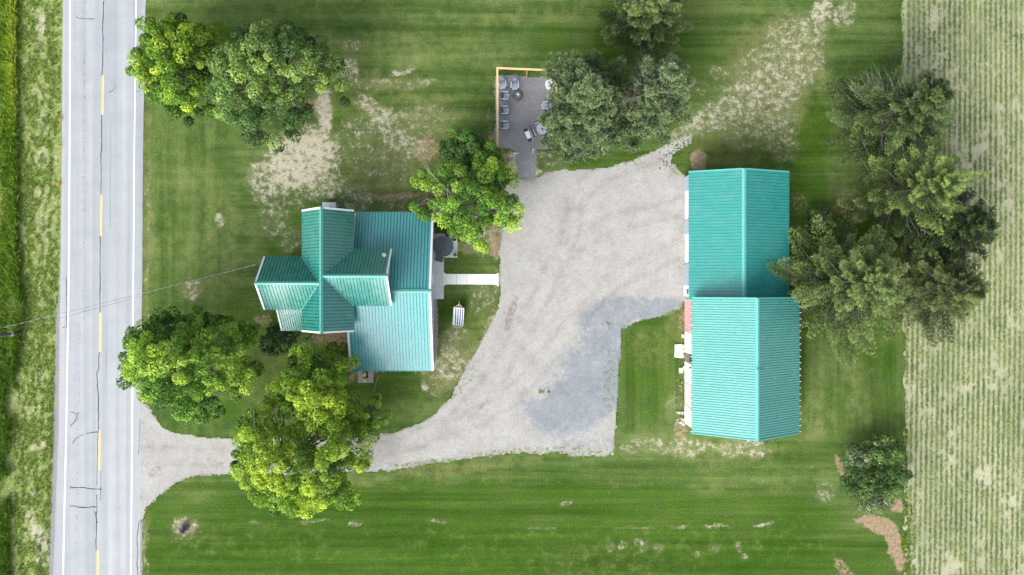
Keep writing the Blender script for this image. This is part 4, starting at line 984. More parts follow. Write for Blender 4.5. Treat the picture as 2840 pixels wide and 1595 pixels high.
def adirondack():
    """origin under the seat, facing +X"""
    t = empty('adirondack_chair', (0,0,0), 0); t['category'] = 'chair'
    for s in (-1, 1):
        mb = MB(); A = [Vector((-.33,s*.36,.60)), Vector((-.1,s*.30,.61)), Vector((.40,s*.27,.60)), Vector((.42,s*.43,.60)), Vector((.1,s*.44,.605)), Vector((-.2,s*.41,.60))]
        mb.hexa(A, [a+Vector((0,0,.03)) for a in A]); mb.build('arm', M['lightgrey'], t, local=True, bevel=.008)
        mb = MB(); mb.box((.34,s*.36,.30),(.10,.035,.60)); mb.build('leg', M['navy'], t, local=True)
        mb = MB(); A = [Vector((.44,s*.32,0)),Vector((.48,s*.32,.40)),Vector((.30,s*.32,.40)),Vector((-.42,s*.32,.12)),Vector((-.52,s*.32,0)),Vector((-.40,s*.32,0)),Vector((.34,s*.32,.22))]
        mb.hexa(A,[a+Vector((0,.03*s,0)) for a in A]); mb.build('leg', M['navy'], t, local=True)
    mb = MB()
    for i in range(7):
        x = .47-.083*i; z = .395-.03*i-(0 if i else .03); mb.box((x,0,z),(.076,.58,.022), ry=.30)
    mb.build('seat', M['lightgrey'], t, local=True)
    mb = MB()
    for i in range(7):
        y = (i-3)*.082; Lb = .88-.30*(abs(i-3)/3)**2; x0, z0 = -.08, .22; dx, dz = -.46, .89
        a = Vector((x0,y*.86,z0)); b = Vector((x0+dx*Lb, y*1.12, z0+dz*Lb)); d = (b-a); w = Vector((0,.037,0)); n_ = Vector((-.89,0,-.46))*.02
        mb.hexa([a-w,a+w,a+w+n_,a-w+n_],[b-w,b+w,b+w+n_,b-w+n_])
    mb.build('backrest', M['grey_plastic'], t, local=True)
    mb = MB(); mb.box((-.20,0,.55),(.03,.66,.07)); mb.build('back_rail', M['navy'], t, local=True)
    return t
def copy_tree(o, parent=None):
    c = o.copy(); COL.objects.link(c); c.parent = parent
    for ch in list(o.children): copy_tree(ch, c)
    return c
spots = [(1392.5,231,-84,'grey slatted garden chair at the top left of the fire pit, facing it'),
         (1428,233,-90,'grey slatted garden chair directly above the fire pit, right of its neighbour'),
         (1398.5,265.5,-2,'grey slatted garden chair to the left of the fire pit, nearest it along the rail'),
         (1397.8,305.5,0,'middle grey slatted garden chair of the three along the left lumber rail'),
         (1398,347,0,'lowest grey slatted garden chair along the left lumber rail'),
         (1516,293,180,'grey slatted garden chair mostly hidden under the pine at the right rail')]
proto = adirondack()
for i, (x, y, a, l) in enumerate(spots):
    o = proto if i == 0 else copy_tree(proto)
    p = P(x, y, .5); o.location = (p.x, p.y, .018); o.rotation_euler.z = R(a); o['label'] = l; o['category'] = 'chair'; o['group'] = 'grey chairs around the fire pit terrace'
# white chair under the pine
o = copy_tree(proto); p = P(1527,234,.5); o.location = (p.x,p.y,.018); o.rotation_euler.z = R(200); o['label'] = 'white garden chair half hidden under the pine near the top right rail corner'; o['group'] = 'grey chairs around the fire pit terrace'
for ch in o.children:
    ch.data = ch.data.copy(); ch.data.materials.clear(); ch.data.materials.append(M['white'])
del o['group']

def fire_pit():
    c = P(1434.5,266.5,.3); t = empty('fire_pit', (c.x,c.y,.016), 0, 'round fire pit with stainless steel bowl and black rim amid the grey chairs', 'fire pit')
    mb = MB(); mb.lathe((0,0,0), [(0,0),(.38,0),(.40,.05),(.47,.36),(.47,.38),(.395,.38),(.385,.34),(.30,.10),(0,.06)], 40); mb.build('ring', M['black'], t, local=True, smooth=True)
    mb = MB(); mb.lathe((0,0,0), [(.40,.391),(.385,.40),(.37,.36),(.30,.22),(.18,.13),(0,.115)], 40); mb.build('bowl', M['steel'], t, local=True, smooth=True)
    mb = MB(); mb.lathe((.03,0,0), [(.17,.15),(.15,.17),(0,.20)], 18); mb.build('ash_bed', M['ash'], t, local=True)
M['ash'] = plain('ash', (.22,.25,.24), .9, .1, .3, 8)
fire_pit()
def grill():
    c = P(1465,374,.95); t = empty('gas_grill', (c.x,c.y,.016), R(-67), 'gas grill with white lid and dark side shelves beside the octagonal picnic table', 'grill')
    mb = MB(); mb.box((0,0,.42),(.62,.46,.66)); mb.build('cabinet', M['navy'], t, local=True, bevel=.015)
    mb = MB(); mb.box((0,0,.80),(.70,.50,.10)); mb.build('firebox', M['black'], t, local=True)
    mb = MB(); A = [Vector((-.36,-.25,.85)),Vector((-.36,-.25,1.0)),Vector((-.36,-.15,1.10)),Vector((-.36,.15,1.10)),Vector((-.36,.25,1.0)),Vector((-.36,.25,.85))]
    mb.hexa(A,[a+Vector((.72,0,0)) for a in A]); lid = mb.build('lid', M['white'], t, local=True, bevel=.02)
    mb = MB(); mb.tube([(-.27,.24,1.0),(-.27,.36,1.0),(.27,.36,1.0),(.27,.24,1.0)], .018, 6); mb.build('lid_handle', M['white'], lid, local=True)
    for s in (-1,1):
        mb = MB(); mb.box((s*.545,-.02,.86),(.31,.46,.035)); sh = mb.build('side_shelf', M['navy'], t, local=True, bevel=.008)
        mb = MB(); mb.box((s*.545,.235,.86),(.33,.04,.05)); mb.build('towel_bar', M['white'], sh, local=True)
        mb = MB(); mb.lathe((s*.26,-.2,.06), [(0,-.03),(.05,-.03),(.05,.03),(0,.03)], 10); mb.build('caster', M['black'], t, local=True)
    mb = MB()
    for k in range(4): mb.lathe((-.2+.13*k,.29,.80), [(0,-.02),(.022,-.02),(.022,.02),(0,.02)], 8)
    mb.build('knob', M['steel'], t, local=True)
grill()
def picnic_table():
    c = P(1503.3,357,.75); t = empty('picnic_table', (c.x,c.y,.016), R(3), 'octagonal grey picnic table with attached benches under the pine branches', 'table')
    oc = lambda r, z, o=0: [Vector((math.cos(R(22.5+45*k+o))*r, math.sin(R(22.5+45*k+o))*r, z)) for k in range(8)]
    mb = MB()
    for r0, r1 in ((.07,.20),(.21,.34),(.35,.48),(.49,.595)):
        for k in range(8):
            a, b = R(22.5+45*k), R(67.5+45*k); q = lambda r, an, z: Vector((math.cos(an)*r, math.sin(an)*r, z))
            mb.hexa([q(r0,a,.72),q(r1,a,.72),q(r1,b,.72),q(r0,b,.72)],[q(r0,a,.75),q(r1,a,.75),q(r1,b,.75),q(r0,b,.75)])
    mb.build('tabletop', M['lightgrey'], t, local=True)
    mb = MB(); A = oc(.60,.66); mb.hexa(A, oc(.60,.718)); mb.build('apron', M['navy'], t, local=True)
    mb = MB(); mb.lathe((0,0,.752), [(0,0),(.09,0),(.09,.02),(0,.02)], 16); mb.build('umbrella_cap', M['navy'], t, local=True)
    for k in range(4):
        a = R(90*k+22); M4 = Matrix.Rotation(a, 4, 'Z')
        def bx(c_, s_, mat, nm, par=t):
            mb = MB(); mb.box(c_, s_); bmesh.ops.transform(mb.bm, matrix=M4, verts=mb.bm.verts); return mb.build(nm, mat, par, local=True)
        bx((.83,0,.44),(.13,.72,.03), M['lightgrey'], 'bench_seat'); bx((.965,0,.44),(.13,.80,.03), M['navy'], 'bench_seat')
        bx((.89,.25,.21),(.07,.07,.42), M['navy'], 'leg'); bx((.89,-.25,.21),(.07,.07,.42), M['navy'], 'leg'); bx((.5,0,.34),(.8,.07,.07), M['navy'], 'brace')
    mb = MB(); mb.box((0,0,.33),(.16,.16,.64)); mb.build('pedestal', M['navy'], t, local=True)
picnic_table()

def path_light(px, py, rz, label):
    c = P(px, py); t = empty('path_light', c, rz, label, 'lamp', 'white lights beside the gravel path')
    mb = MB(); mb.tube([(-.22,0,.05),(.10,0,.05)], .035, 8); mb.build('stake', M['white'], t, local=True)
    mb = MB(); mb.tube([(.10,0,.06),(.16,0,.06),(.30,0,.06)], [.04,.07,.06], 10); mb.build('lantern', M['white'], t, local=True)
path_light(1433,425.5,R(184),'white stake light lying at the left edge of the gravel path'); path_light(1478,421,R(80),'white stake light at the right edge of the gravel path')
def hoop(px, py, r, rz, label, z=.0):
    c = P(px, py); t = empty('garden_hoop', c, rz, label, 'hoop', 'white curved hoops by the small maple')
    mb = MB(); mb.tube([(math.cos(a)*r, math.sin(a)*r, .75+.25*math.sin((a+1.2)*1.3)) for a in np.linspace(-1.25,1.1,14)], .045, 7); mb.build('arc', M['white'], t, local=True)
    mb = MB()
    for a in (-1.2, 1.05): mb.tube([(math.cos(a)*r, math.sin(a)*r, 0),(math.cos(a)*r, math.sin(a)*r, .8)], .02, 6)
    mb.build('leg', M['white'], t, local=True)
hoop(1244,414,.42,R(205),'white curved hoop at the left edge of the small maple north of the house')
hoop(1224,622,.33,R(8),'white curved hoop beside the house corner above the hot tub')
def birdbath():
    c = P(1303,411); t = empty('bird_bath', c, 0, 'white bird bath under the small maple left of the lumber frame', 'bird bath')
    mb = MB(); mb.lathe((0,0,0), [(0,0),(.22,0),(.2,.05),(.08,.12),(.07,.62),(.14,.7),(0,.7)], 18); mb.build('pedestal', M['white'], t, local=True)
    mb = MB(); mb.lathe((0,0,.7), [(0,0),(.2,.02),(.42,.14),(.42,.17),(.2,.06),(0,.05)], 24); mb.build('basin', M['white'], t, local=True)
birdbath()
def planter_box():
    c = P(1262,665); t = empty('planter', (c.x,c.y,.056), R(10), 'white square planter on the patio corner right of the hot tub', 'planter')
    mb = MB(); mb.box((0,0,.25),(.42,.42,.5)); mb.build('box', M['white'], t, local=True, bevel=.02)
    mb = MB(); mb.box((0,0,.505),(.34,.34,.02)); mb.build('soil', M['darkdirt'], t, local=True)
planter_box()
# debris under the pines: yellow board and dark tarp
mb = MB(); mb.box(P(1724,313)+Vector((0,0,.06)), (.66,.10,.05), rz=R(-18)); tag(mb.build('board', M['wood'], bevel=.005), 'short yellow board lying on the needle litter between the pines', 'board')
def tarp():
    rng = np.random.default_rng(3); pts = [(1698,288),(1712,292),(1730,286),(1745,288),(1742,300),(1728,308),(1710,322),(1698,318)]
    gx, gy = np.meshgrid(np.arange(1694,1748,1.5), np.arange(284,324,1.5)); I = np.arange(gx.size).reshape(gx.shape)
    z = .05+.14*fbm(gx/5, gy/5, 3)
    V = np.stack([(gx.ravel()-1420)*S, -(gy.ravel()-797.5)*S, z.ravel()], 1); c = (gx[:-1,:-1]+.7, gy[:-1,:-1]+.7)
    ins = (inpoly(c[0], c[1], pts) & (fbm(c[0]/4, c[1]/4, 9) > .33)).ravel()
    F = np.stack([I[1:, :-1].ravel(), I[1:, 1:].ravel(), I[:-1, 1:].ravel(), I[:-1, :-1].ravel()], 1)[ins]
    o = np_mesh('tarp', V, F, plain('dark_tarp', (.02,.025,.04), .4, .5)); sm = o.modifiers.new('t','SOLIDIFY'); sm.thickness = .01
    tag(o, 'crumpled dark tarp among the orange needle litter between the pines', 'tarp')
tarp()

# ------------------------------------------------------------------ utility pole and service wires
def pole():
    b = P(54, 925); t = empty('utility_pole', b, 0, 'weathered utility pole with a light band in the roadside weeds at the left edge', 'pole')
    mb = MB(); mb.tube([b, b+Vector((0,0,9.4))], [.17,.12], 14); mb.build('shaft', M['polewood'], t)
    mb = MB(); mb.lathe(b+Vector((0,0,1.05)), [(.172,0),(.185,0),(.185,.32),(.172,.32)], 14); mb.build('band', M['lightgrey2'], t)
    mb = MB(); mb.box(b+Vector((0,0,9.0)), (.12,1.6,.12)); mb.build('crossarm', M['polewood'], t)
    mb = MB(); mb.lathe(b+Vector((0,.6,9.06)), [(0,0),(.05,0),(.06,.08),(.03,.16),(0,.16)], 10); mb.build('insulator', M['steel'], t)
    a = b+Vector((.1,.0,8.9)); e = P(712,733,6.4)
    w_ = empty('service_cable', a, 0, 'pale twisted service cable running from the roadside pole over the road to the house gable', 'cable')
    def wire(a, e, sag, r, m, name, tw=0):
        pts = []
        for i in range(150 if tw else 40):
            s = i/(149 if tw else 39); p = a.lerp(e, s); p.z -= sag*4*s*(1-s)
            if tw: p += Vector((0, math.sin(s*tw)*.035, math.cos(s*tw)*.035))
            pts.append(p)
        mb = MB(); mb.tube(pts, r, 5); return mb.build(name, m, w_)
    wire(a, e, .7, .016, M['cable'], 'bare_neutral', 260); wire(a, e, .7, .009, M['cable_dark'], 'insulated_line', 0)
    e2 = P(712,733,6.2)
    a2 = b+Vector((.1,-.55,9.1)); t2 = empty('phone_line', a2, 0, 'thin dark line crossing the road just below the twisted service cable', 'cable')
    pts = []
    for i in range(40):
        s = i/39; p = a2.lerp(e2, s); p.z -= .9*4*s*(1-s); pts.append(p)
    mb = MB(); mb.tube(pts, .009, 4); mb.build('line', M['cable_dark'], t2)
pole()

# ------------------------------------------------------------------ broadleaf trees
def tube_np(pts, rads, n=5):
    pts = np.array(pts, float); K = len(pts); V = []; F = []
    for i in range(K):
        d = pts[min(i+1, K-1)]-pts[max(i-1, 0)]; d /= np.linalg.norm(d)+1e-9
        u = np.cross(d, [0, 0, 1.0]); u = u if np.linalg.norm(u) > 1e-3 else np.array([1., 0, 0]); u /= np.linalg.norm(u); v = np.cross(d, u)
        for k in range(n):
            a = 2*np.pi*k/n; V.append(pts[i]+(u*np.cos(a)+v*np.sin(a))*rads[i])
    for i in range(K-1):
        for k in range(n): F.append((i*n+k, i*n+(k+1) % n, (i+1)*n+(k+1) % n, (i+1)*n+k))
    return np.array(V), np.array(F)
def join(parts):
    V = []; F = []; o = 0
    for v, f in parts: V.append(v); F.append(f+o); o += len(v)
    return np.concatenate(V), np.concatenate(F)

def broadleaf(poly, H, m, label, seed, trunk=None, zref=.62, spacing=.92, pr=.60, nl=170, leaf=.108, gap=.0, rough=1.5, sparse=None, zb=.36, group=None, bare=0, name='maple_tree', cat='tree', tintf=None, lump=3.0):
    """upright crown whose plan at mid height follows poly (photo pixels)"""
    rng = np.random.default_rng(seed)
    k = S*(CAM_H-H*zref)/CAM_H
    W = [((x-1420)*k, -(y-797.5)*k) for x, y in poly]
    xs = [p[0] for p in W]; ys = [p[1] for p in W]
    gx, gy = np.meshgrid(np.arange(min(xs)-1, max(xs)+1, spacing), np.arange(min(ys)-1, max(ys)+1, spacing))
    layers = []
    area_c = np.array([np.mean(xs), np.mean(ys)])
    dm_ref = None
    for li, (dz, pres) in enumerate(((0, 1.0), (-1.5, .8), (-3.2, .5))):
        x = gx.ravel()+rng.uniform(-.5, .5, gx.size)*spacing; y = gy.ravel()+rng.uniform(-.5, .5, gx.size)*spacing
        wa = min(3.2, .45*min(max(xs)-min(xs), max(ys)-min(ys))/2); wx = x+(fbm(x/1.5, y/1.5, seed+3)-.5)*wa; wy = y+(fbm(x/1.5, y/1.5, seed+4)-.5)*wa
        d = edgedist(x, y, W); ins = inpoly(wx, wy, W) & (inpoly(x, y, W) | (d < .5))
        x, y, d = x[ins], y[ins], d[ins]
        dm = d.max() if dm_ref is None else dm_ref; dm_ref = dm
        u = np.clip(d/dm, 0, 1); dome = np.sqrt(1-(1-u)**2)
        lum = (fbm(x/lump, y/lump, seed+5, 3)-.5)*2*rough
        z = H*zb + (H*(1-zb)-.6)*dome + lum*np.clip(u*2+.3, 0, 1) + dz + rng.normal(0, .25, x.size)
        g = fbm(x/1.9, y/1.9, seed+8, 3); keep = (g > gap*(1-.5*li)) & (rng.random(x.size) < pres) & (z > 1.0)
        if sparse is not None: keep &= rng.random(x.size) > sparse(x/k+1420, -y/k+797.5)
        layers.append(np.stack([x, y, z, u], 1)[keep])
    C = np.concatenate(layers); N = len(C)
    rad = pr*rng.uniform(.65, 1.3, N)
    d = rng.normal(0, 1, (N*nl, 3)); d[:, 2] = d[:, 2]*.9+.35; d /= np.linalg.norm(d, axis=1, keepdims=True)
    rr = np.repeat(rad, nl)*rng.uniform(.74, 1.06, N*nl); c = np.repeat(C[:, :3], nl, 0) + d*rr[:, None]*[1, 1, .72]
    V, F, _ = leaves(c, d*.8+[0, 0, .55], leaf, rng)
    reg = fbm(C[:, 0]/2.6, C[:, 1]/2.6, seed+12, 3)
    tp = .54+(reg-.5)*1.0+rng.normal(0, .20, N)+.16*(C[:, 3]-.5)
    if tintf is not None: tp = tp + tintf(C[:, 0]/k+1420, -C[:, 1]/k+797.5)
    T = np.clip(np.repeat(tp, nl)+rng.normal(0, .12, N*nl), 0, 1); T = np.repeat(T, 4)
    if trunk is None: trunk = tuple(area_c)
    else: trunk = tuple(P(*trunk)[:2])
    base = Vector((trunk[0], trunk[1], 0))
    t = empty(name, base, 0, label, cat, group)
    np_mesh('crown', V, F, m, t, dict(tint=T))
    parts = []; b = np.array(base); fork = b+[0, 0, H*.30]; r0 = .035*H
    parts.append(tube_np([b, b+[0, 0, .4], fork], [r0*1.3, r0, r0*.8], 10))
    idx = rng.choice(N, min(N, 90), replace=False)
    mains = []
    for j in range(6):
        a = 2*np.pi*(j+rng.uniform(-.3, .3))/6; q = C[rng.integers(0, N)]
        far = area_c + np.array([np.cos(a), np.sin(a)])*dm_ref*.65; tip = np.array([far[0], far[1], H*.62])
        mid_ = (fork*.5+tip*.5)+[0, 0, .7]; mains.append((mid_, tip)); parts.append(tube_np([fork, mid_, tip], [r0*.55, r0*.32, r0*.14], 6))
    for i in idx:
        q = C[i, :3]; s = min(mains, key=lambda mm: np.linalg.norm(mm[0][:2]-q[:2]))[0]; mp_ = (s+q)/2+rng.normal(0, .25, 3)
        parts.append(tube_np([s, mp_, q], [r0*.26, r0*.14, .012], 5))
    nf = sum(len(q[1]) for q in parts)
    if bare:
        for j in range(bare):
            i = rng.integers(0, N); q = C[i, :3]; s = q+rng.normal(0, .9, 3)*[1, 1, .2]+[0, 0, -.4]; e = q+rng.normal(0, .7, 3)+[0, 0, .5]
            parts.append(tube_np([s, q+[0,0,.3], e], [.03, .02, .008], 4))
    v, f = join(parts); o = np_mesh('trunk', v, f, M['bark'], t); o.data.materials.append(M['palebark'])
    o.data.polygons.foreach_set('material_index', (np.arange(len(o.data.polygons)) >= nf).astype(np.int32))
    return t
def bare_limbs(t, lines, r=.06, seed=1):
    """visible dead limbs, photo pixels + heights"""
    rng = np.random.default_rng(seed); parts = []
    def grow(a, b, r, lv):
        a, b = np.array(a), np.array(b); m_ = (a+b)/2+rng.normal(0, .05, 3)*np.linalg.norm(b-a)
        parts.append(tube_np([a, m_, b], [r, r*.75, r*.4], 5))
        if lv:
            for k in range(4):
                s = rng.uniform(.3, 1); o = a+(b-a)*s; d = (b-a)*rng.uniform(.3, .5)+rng.normal(0, .28, 3)*np.linalg.norm(b-a); grow(o, o+d, r*.45, lv-1)
    for a, b, lv in lines: grow(P(*a), P(*b), r, lv)
    v, f = join(parts); np_mesh('dead_limb', v, f, M['palebark'], t)

M['leaf_dark'] = foliage('maple_leaf_deep', (0.017, 0.0486, 0.0114), (0.0739, 0.176, 0.0366), (0.2276, 0.4064, 0.0722), .3)
M['leaf_lime'] = foliage('maple_leaf_lime', (0.0475, 0.1175, 0.0144), (0.2001, 0.3635, 0.0342), (0.6043, 0.7467, 0.083), .35)
M['leaf_mid'] = foliage('maple_leaf_mid', (0.0302, 0.0865, 0.0115), (0.119, 0.2671, 0.0324), (0.4276, 0.6215, 0.075), .3)
M['leaf_blue'] = foliage('maple_leaf_cool', (0.03, 0.0718, 0.0193), (0.1055, 0.2023, 0.0526), (0.3264, 0.4665, 0.1064), .3)
M['shrub_dark'] = foliage('yew_leaf', (0.012, 0.036, 0.012), (0.0273, 0.0756, 0.021), (0.077, 0.165, 0.0396), .1)
M['spruce'] = foliage('spruce_needle', (0.0068, 0.0129, 0.0038), (0.0466, 0.0747, 0.0214), (0.28, 0.3809, 0.1121), .2)
M['spruce_y'] = foliage('larch_needle', (0.0098, 0.0182, 0.004), (0.0718, 0.1123, 0.0272), (0.3273, 0.4548, 0.1147), .2)
M['spruce_d'] = foliage('spruce_dark_needle', (0.0063, 0.0121, 0.0041), (0.0337, 0.0545, 0.0182), (0.1847, 0.262, 0.0803), .15)
M['spruce_b'] = foliage('spruce_brown_needle', (0.0096, 0.0144, 0.0053), (0.0566, 0.0789, 0.0259), (0.2485, 0.3074, 0.0994), .15)
M['pine'] = foliage('pine_needle', (0.0259, 0.0449, 0.0216), (0.1081, 0.1604, 0.0731), (0.2966, 0.3973, 0.1803), .15)
M['weed'] = foliage('roadside_weed', (0.0765, 0.17, 0.0204), (0.192, 0.336, 0.032), (0.45, 0.54, 0.06), .3)
M['weed_dark'] = foliage('thicket_leaf', (0.0178, 0.054, 0.013), (0.0576, 0.1272, 0.0287), (0.2139, 0.3306, 0.0856), .2)
M['weed_pale'] = foliage('pale_shrub_leaf', (0.042, 0.084, 0.0315), (0.108, 0.171, 0.0675), (0.27, 0.333, 0.162), .2)

T1 = [(480,22),(508,48),(560,72),(600,105),(640,140),(610,210),(590,260),(555,300),(512,322),(480,305),(452,292),(425,282),(398,264),(384,236),(372,222),(344,208),(368,180),(356,150),(384,128),(380,100),(388,60),(430,44),(458,48)]
T2 = [(570,200),(600,140),(640,98),(690,78),(740,64),(795,64),(850,82),(895,110),(922,150),(934,200),(928,240),(892,262),(850,285),(824,335),(770,345),(725,382),(702,397),(655,372),(610,330),(580,285),(562,240)]
T3 = [(352,934),(384,905),(402,878),(440,866),(485,872),(540,866),(592,884),(622,868),(648,888),(652,918),(700,946),(698,985),(672,1020),(678,1060),(648,1092),(612,1104),(588,1150),(558,1186),(522,1172),(480,1152),(440,1132),(402,1112),(388,1082),(344,1064),(332,1030),(358,995),(336,955)]
T4 = [(760,1045),(790,1005),(822,966),(842,934),(872,962),(920,985),(960,1000),(978,1040),(968,1072),(1000,1098),(1012,1150),(1000,1195),(950,1215),(880,1205),(840,1170),(800,1150),(770,1120),(740,1085)]
T5 = [(640,1218),(668,1165),(700,1128),(738,1108),(790,1140),(830,1165),(880,1150),(950,1140),(998,1180),(1016,1230),(1004,1275),(978,1305),(996,1335),(970,1380),(958,1412),(925,1424),(885,1410),(845,1440),(800,1424),(745,1410),(700,1396),(672,1350),(640,1300),(636,1255)]
T6 = [(1200,440),(1250,455),(1300,440),(1350,412),(1396,442),(1402,474),(1428,482),(1416,505),(1438,530),(1454,585),(1448,628),(1400,636),(1352,632),(1336,680),(1304,690),(1268,668),(1248,640),(1215,630),(1175,625),(1140,590),(1145,530),(1165,480)]
T7 = [(1222,380),(1258,352),(1292,346),(1325,366),(1345,400),(1350,430),(1310,455),(1260,450),(1225,430)]
broadleaf(T1, 10.5, M['leaf_lime'], 'yellow-green maple reaching over the road edge at the top left', 11, trunk=(500,215), group='broadleaf yard trees', gap=.26, bare=14, leaf=.12, tintf=lambda x, y: -.22*sstep(500, 580, x))
broadleaf(T2, 11.5, M['leaf_blue'], 'large round dense dark maple beside the bare straw patch, right of the yellow-green one', 23, group='broadleaf yard trees', gap=.12, zb=.36, tintf=lambda x, y: .10*sstep(700, 600, x))
broadleaf(T3, 11.0, M['leaf_mid'], 'dense green maple overhanging the road just above the driveway mouth', 35, trunk=(515,1000), group='broadleaf yard trees', gap=.18, tintf=lambda x, y: .12*sstep(900, 1000, y)-.1)
broadleaf(T4, 9.5, M['leaf_lime'], 'bright lime maple between the house and the driveway, just below the dark round shrub', 47, trunk=(860,1080), group='broadleaf yard trees', gap=.24, bare=16)
broadleaf(T5, 11.0, M['leaf_lime'], 'large lime maple overhanging the driveway near the bottom of the photo', 59, trunk=(820,1250), group='broadleaf yard trees', gap=.27, bare=22, tintf=lambda x, y: -.10*sstep(720, 660, x)-.05)
# a loose arm of the lime maple
def arm(poly, H, m, label, seed, **k): return broadleaf(poly, H, m, label, seed, **k)
sp6 = lambda x, y: .45*sstep(1265, 1195, x)+.25*sstep(1300,1260,x)*sstep(600,560,y)
t6 = broadleaf(T6, 9.0, M['leaf_mid'], 'spreading maple beside the house corner with bare grey limbs on its left side', 71, trunk=(1262,582), group='broadleaf yard trees', gap=.28, bare=10, sparse=sp6, tintf=lambda x, y: .22*sstep(1300, 1200, x)+.05)
bare_limbs(t6, [((1262,582,3.5),(1180,548,7.0),1),((1262,582,3.5),(1200,590,6.5),1),((1268,578,4.0),(1318,510,8.5),1),((1262,582,4),(1215,500,7.5),1)], .055, 5)
broadleaf(T7, 6.5, M['leaf_dark'], 'small dark green maple growing over the bird bath above the spreading maple', 83, trunk=(1280,405), group='broadleaf yard trees', gap=.22, spacing=.75, pr=.5)
def sub_tree(cx, cy, rx, ry, **k): return [(cx+rx*math.cos(a), cy+ry*math.sin(a)) for a in np.linspace(0, 2*math.pi, 18)[:-1]]
broadleaf(sub_tree(1040,1155,26,58), 6.5, M['leaf_mid'], 'slender loose sapling on the lawn right of the bright lime maple', 95, trunk=(1030,1160), gap=.40, spacing=.75, pr=.42, group='broadleaf yard trees', bare=6, zb=.4)
broadleaf(sub_tree(765,942,53,50), 2.6, M['shrub_dark'], 'very dark clipped round shrub by the side porch of the house', 101, name='round_shrub', cat='shrub', spacing=.42, pr=.34, nl=110, leaf=.075, rough=.25, gap=.0, zb=.15, lump=1.2)
broadleaf(sub_tree(855,938,24,14), 1.6, M['leaf_mid'], 'small green shrub under the south gable of the house', 103, name='small_shrub', cat='shrub', spacing=.4, pr=.28, nl=60, leaf=.07, rough=.2, gap=.2, zb=.2)

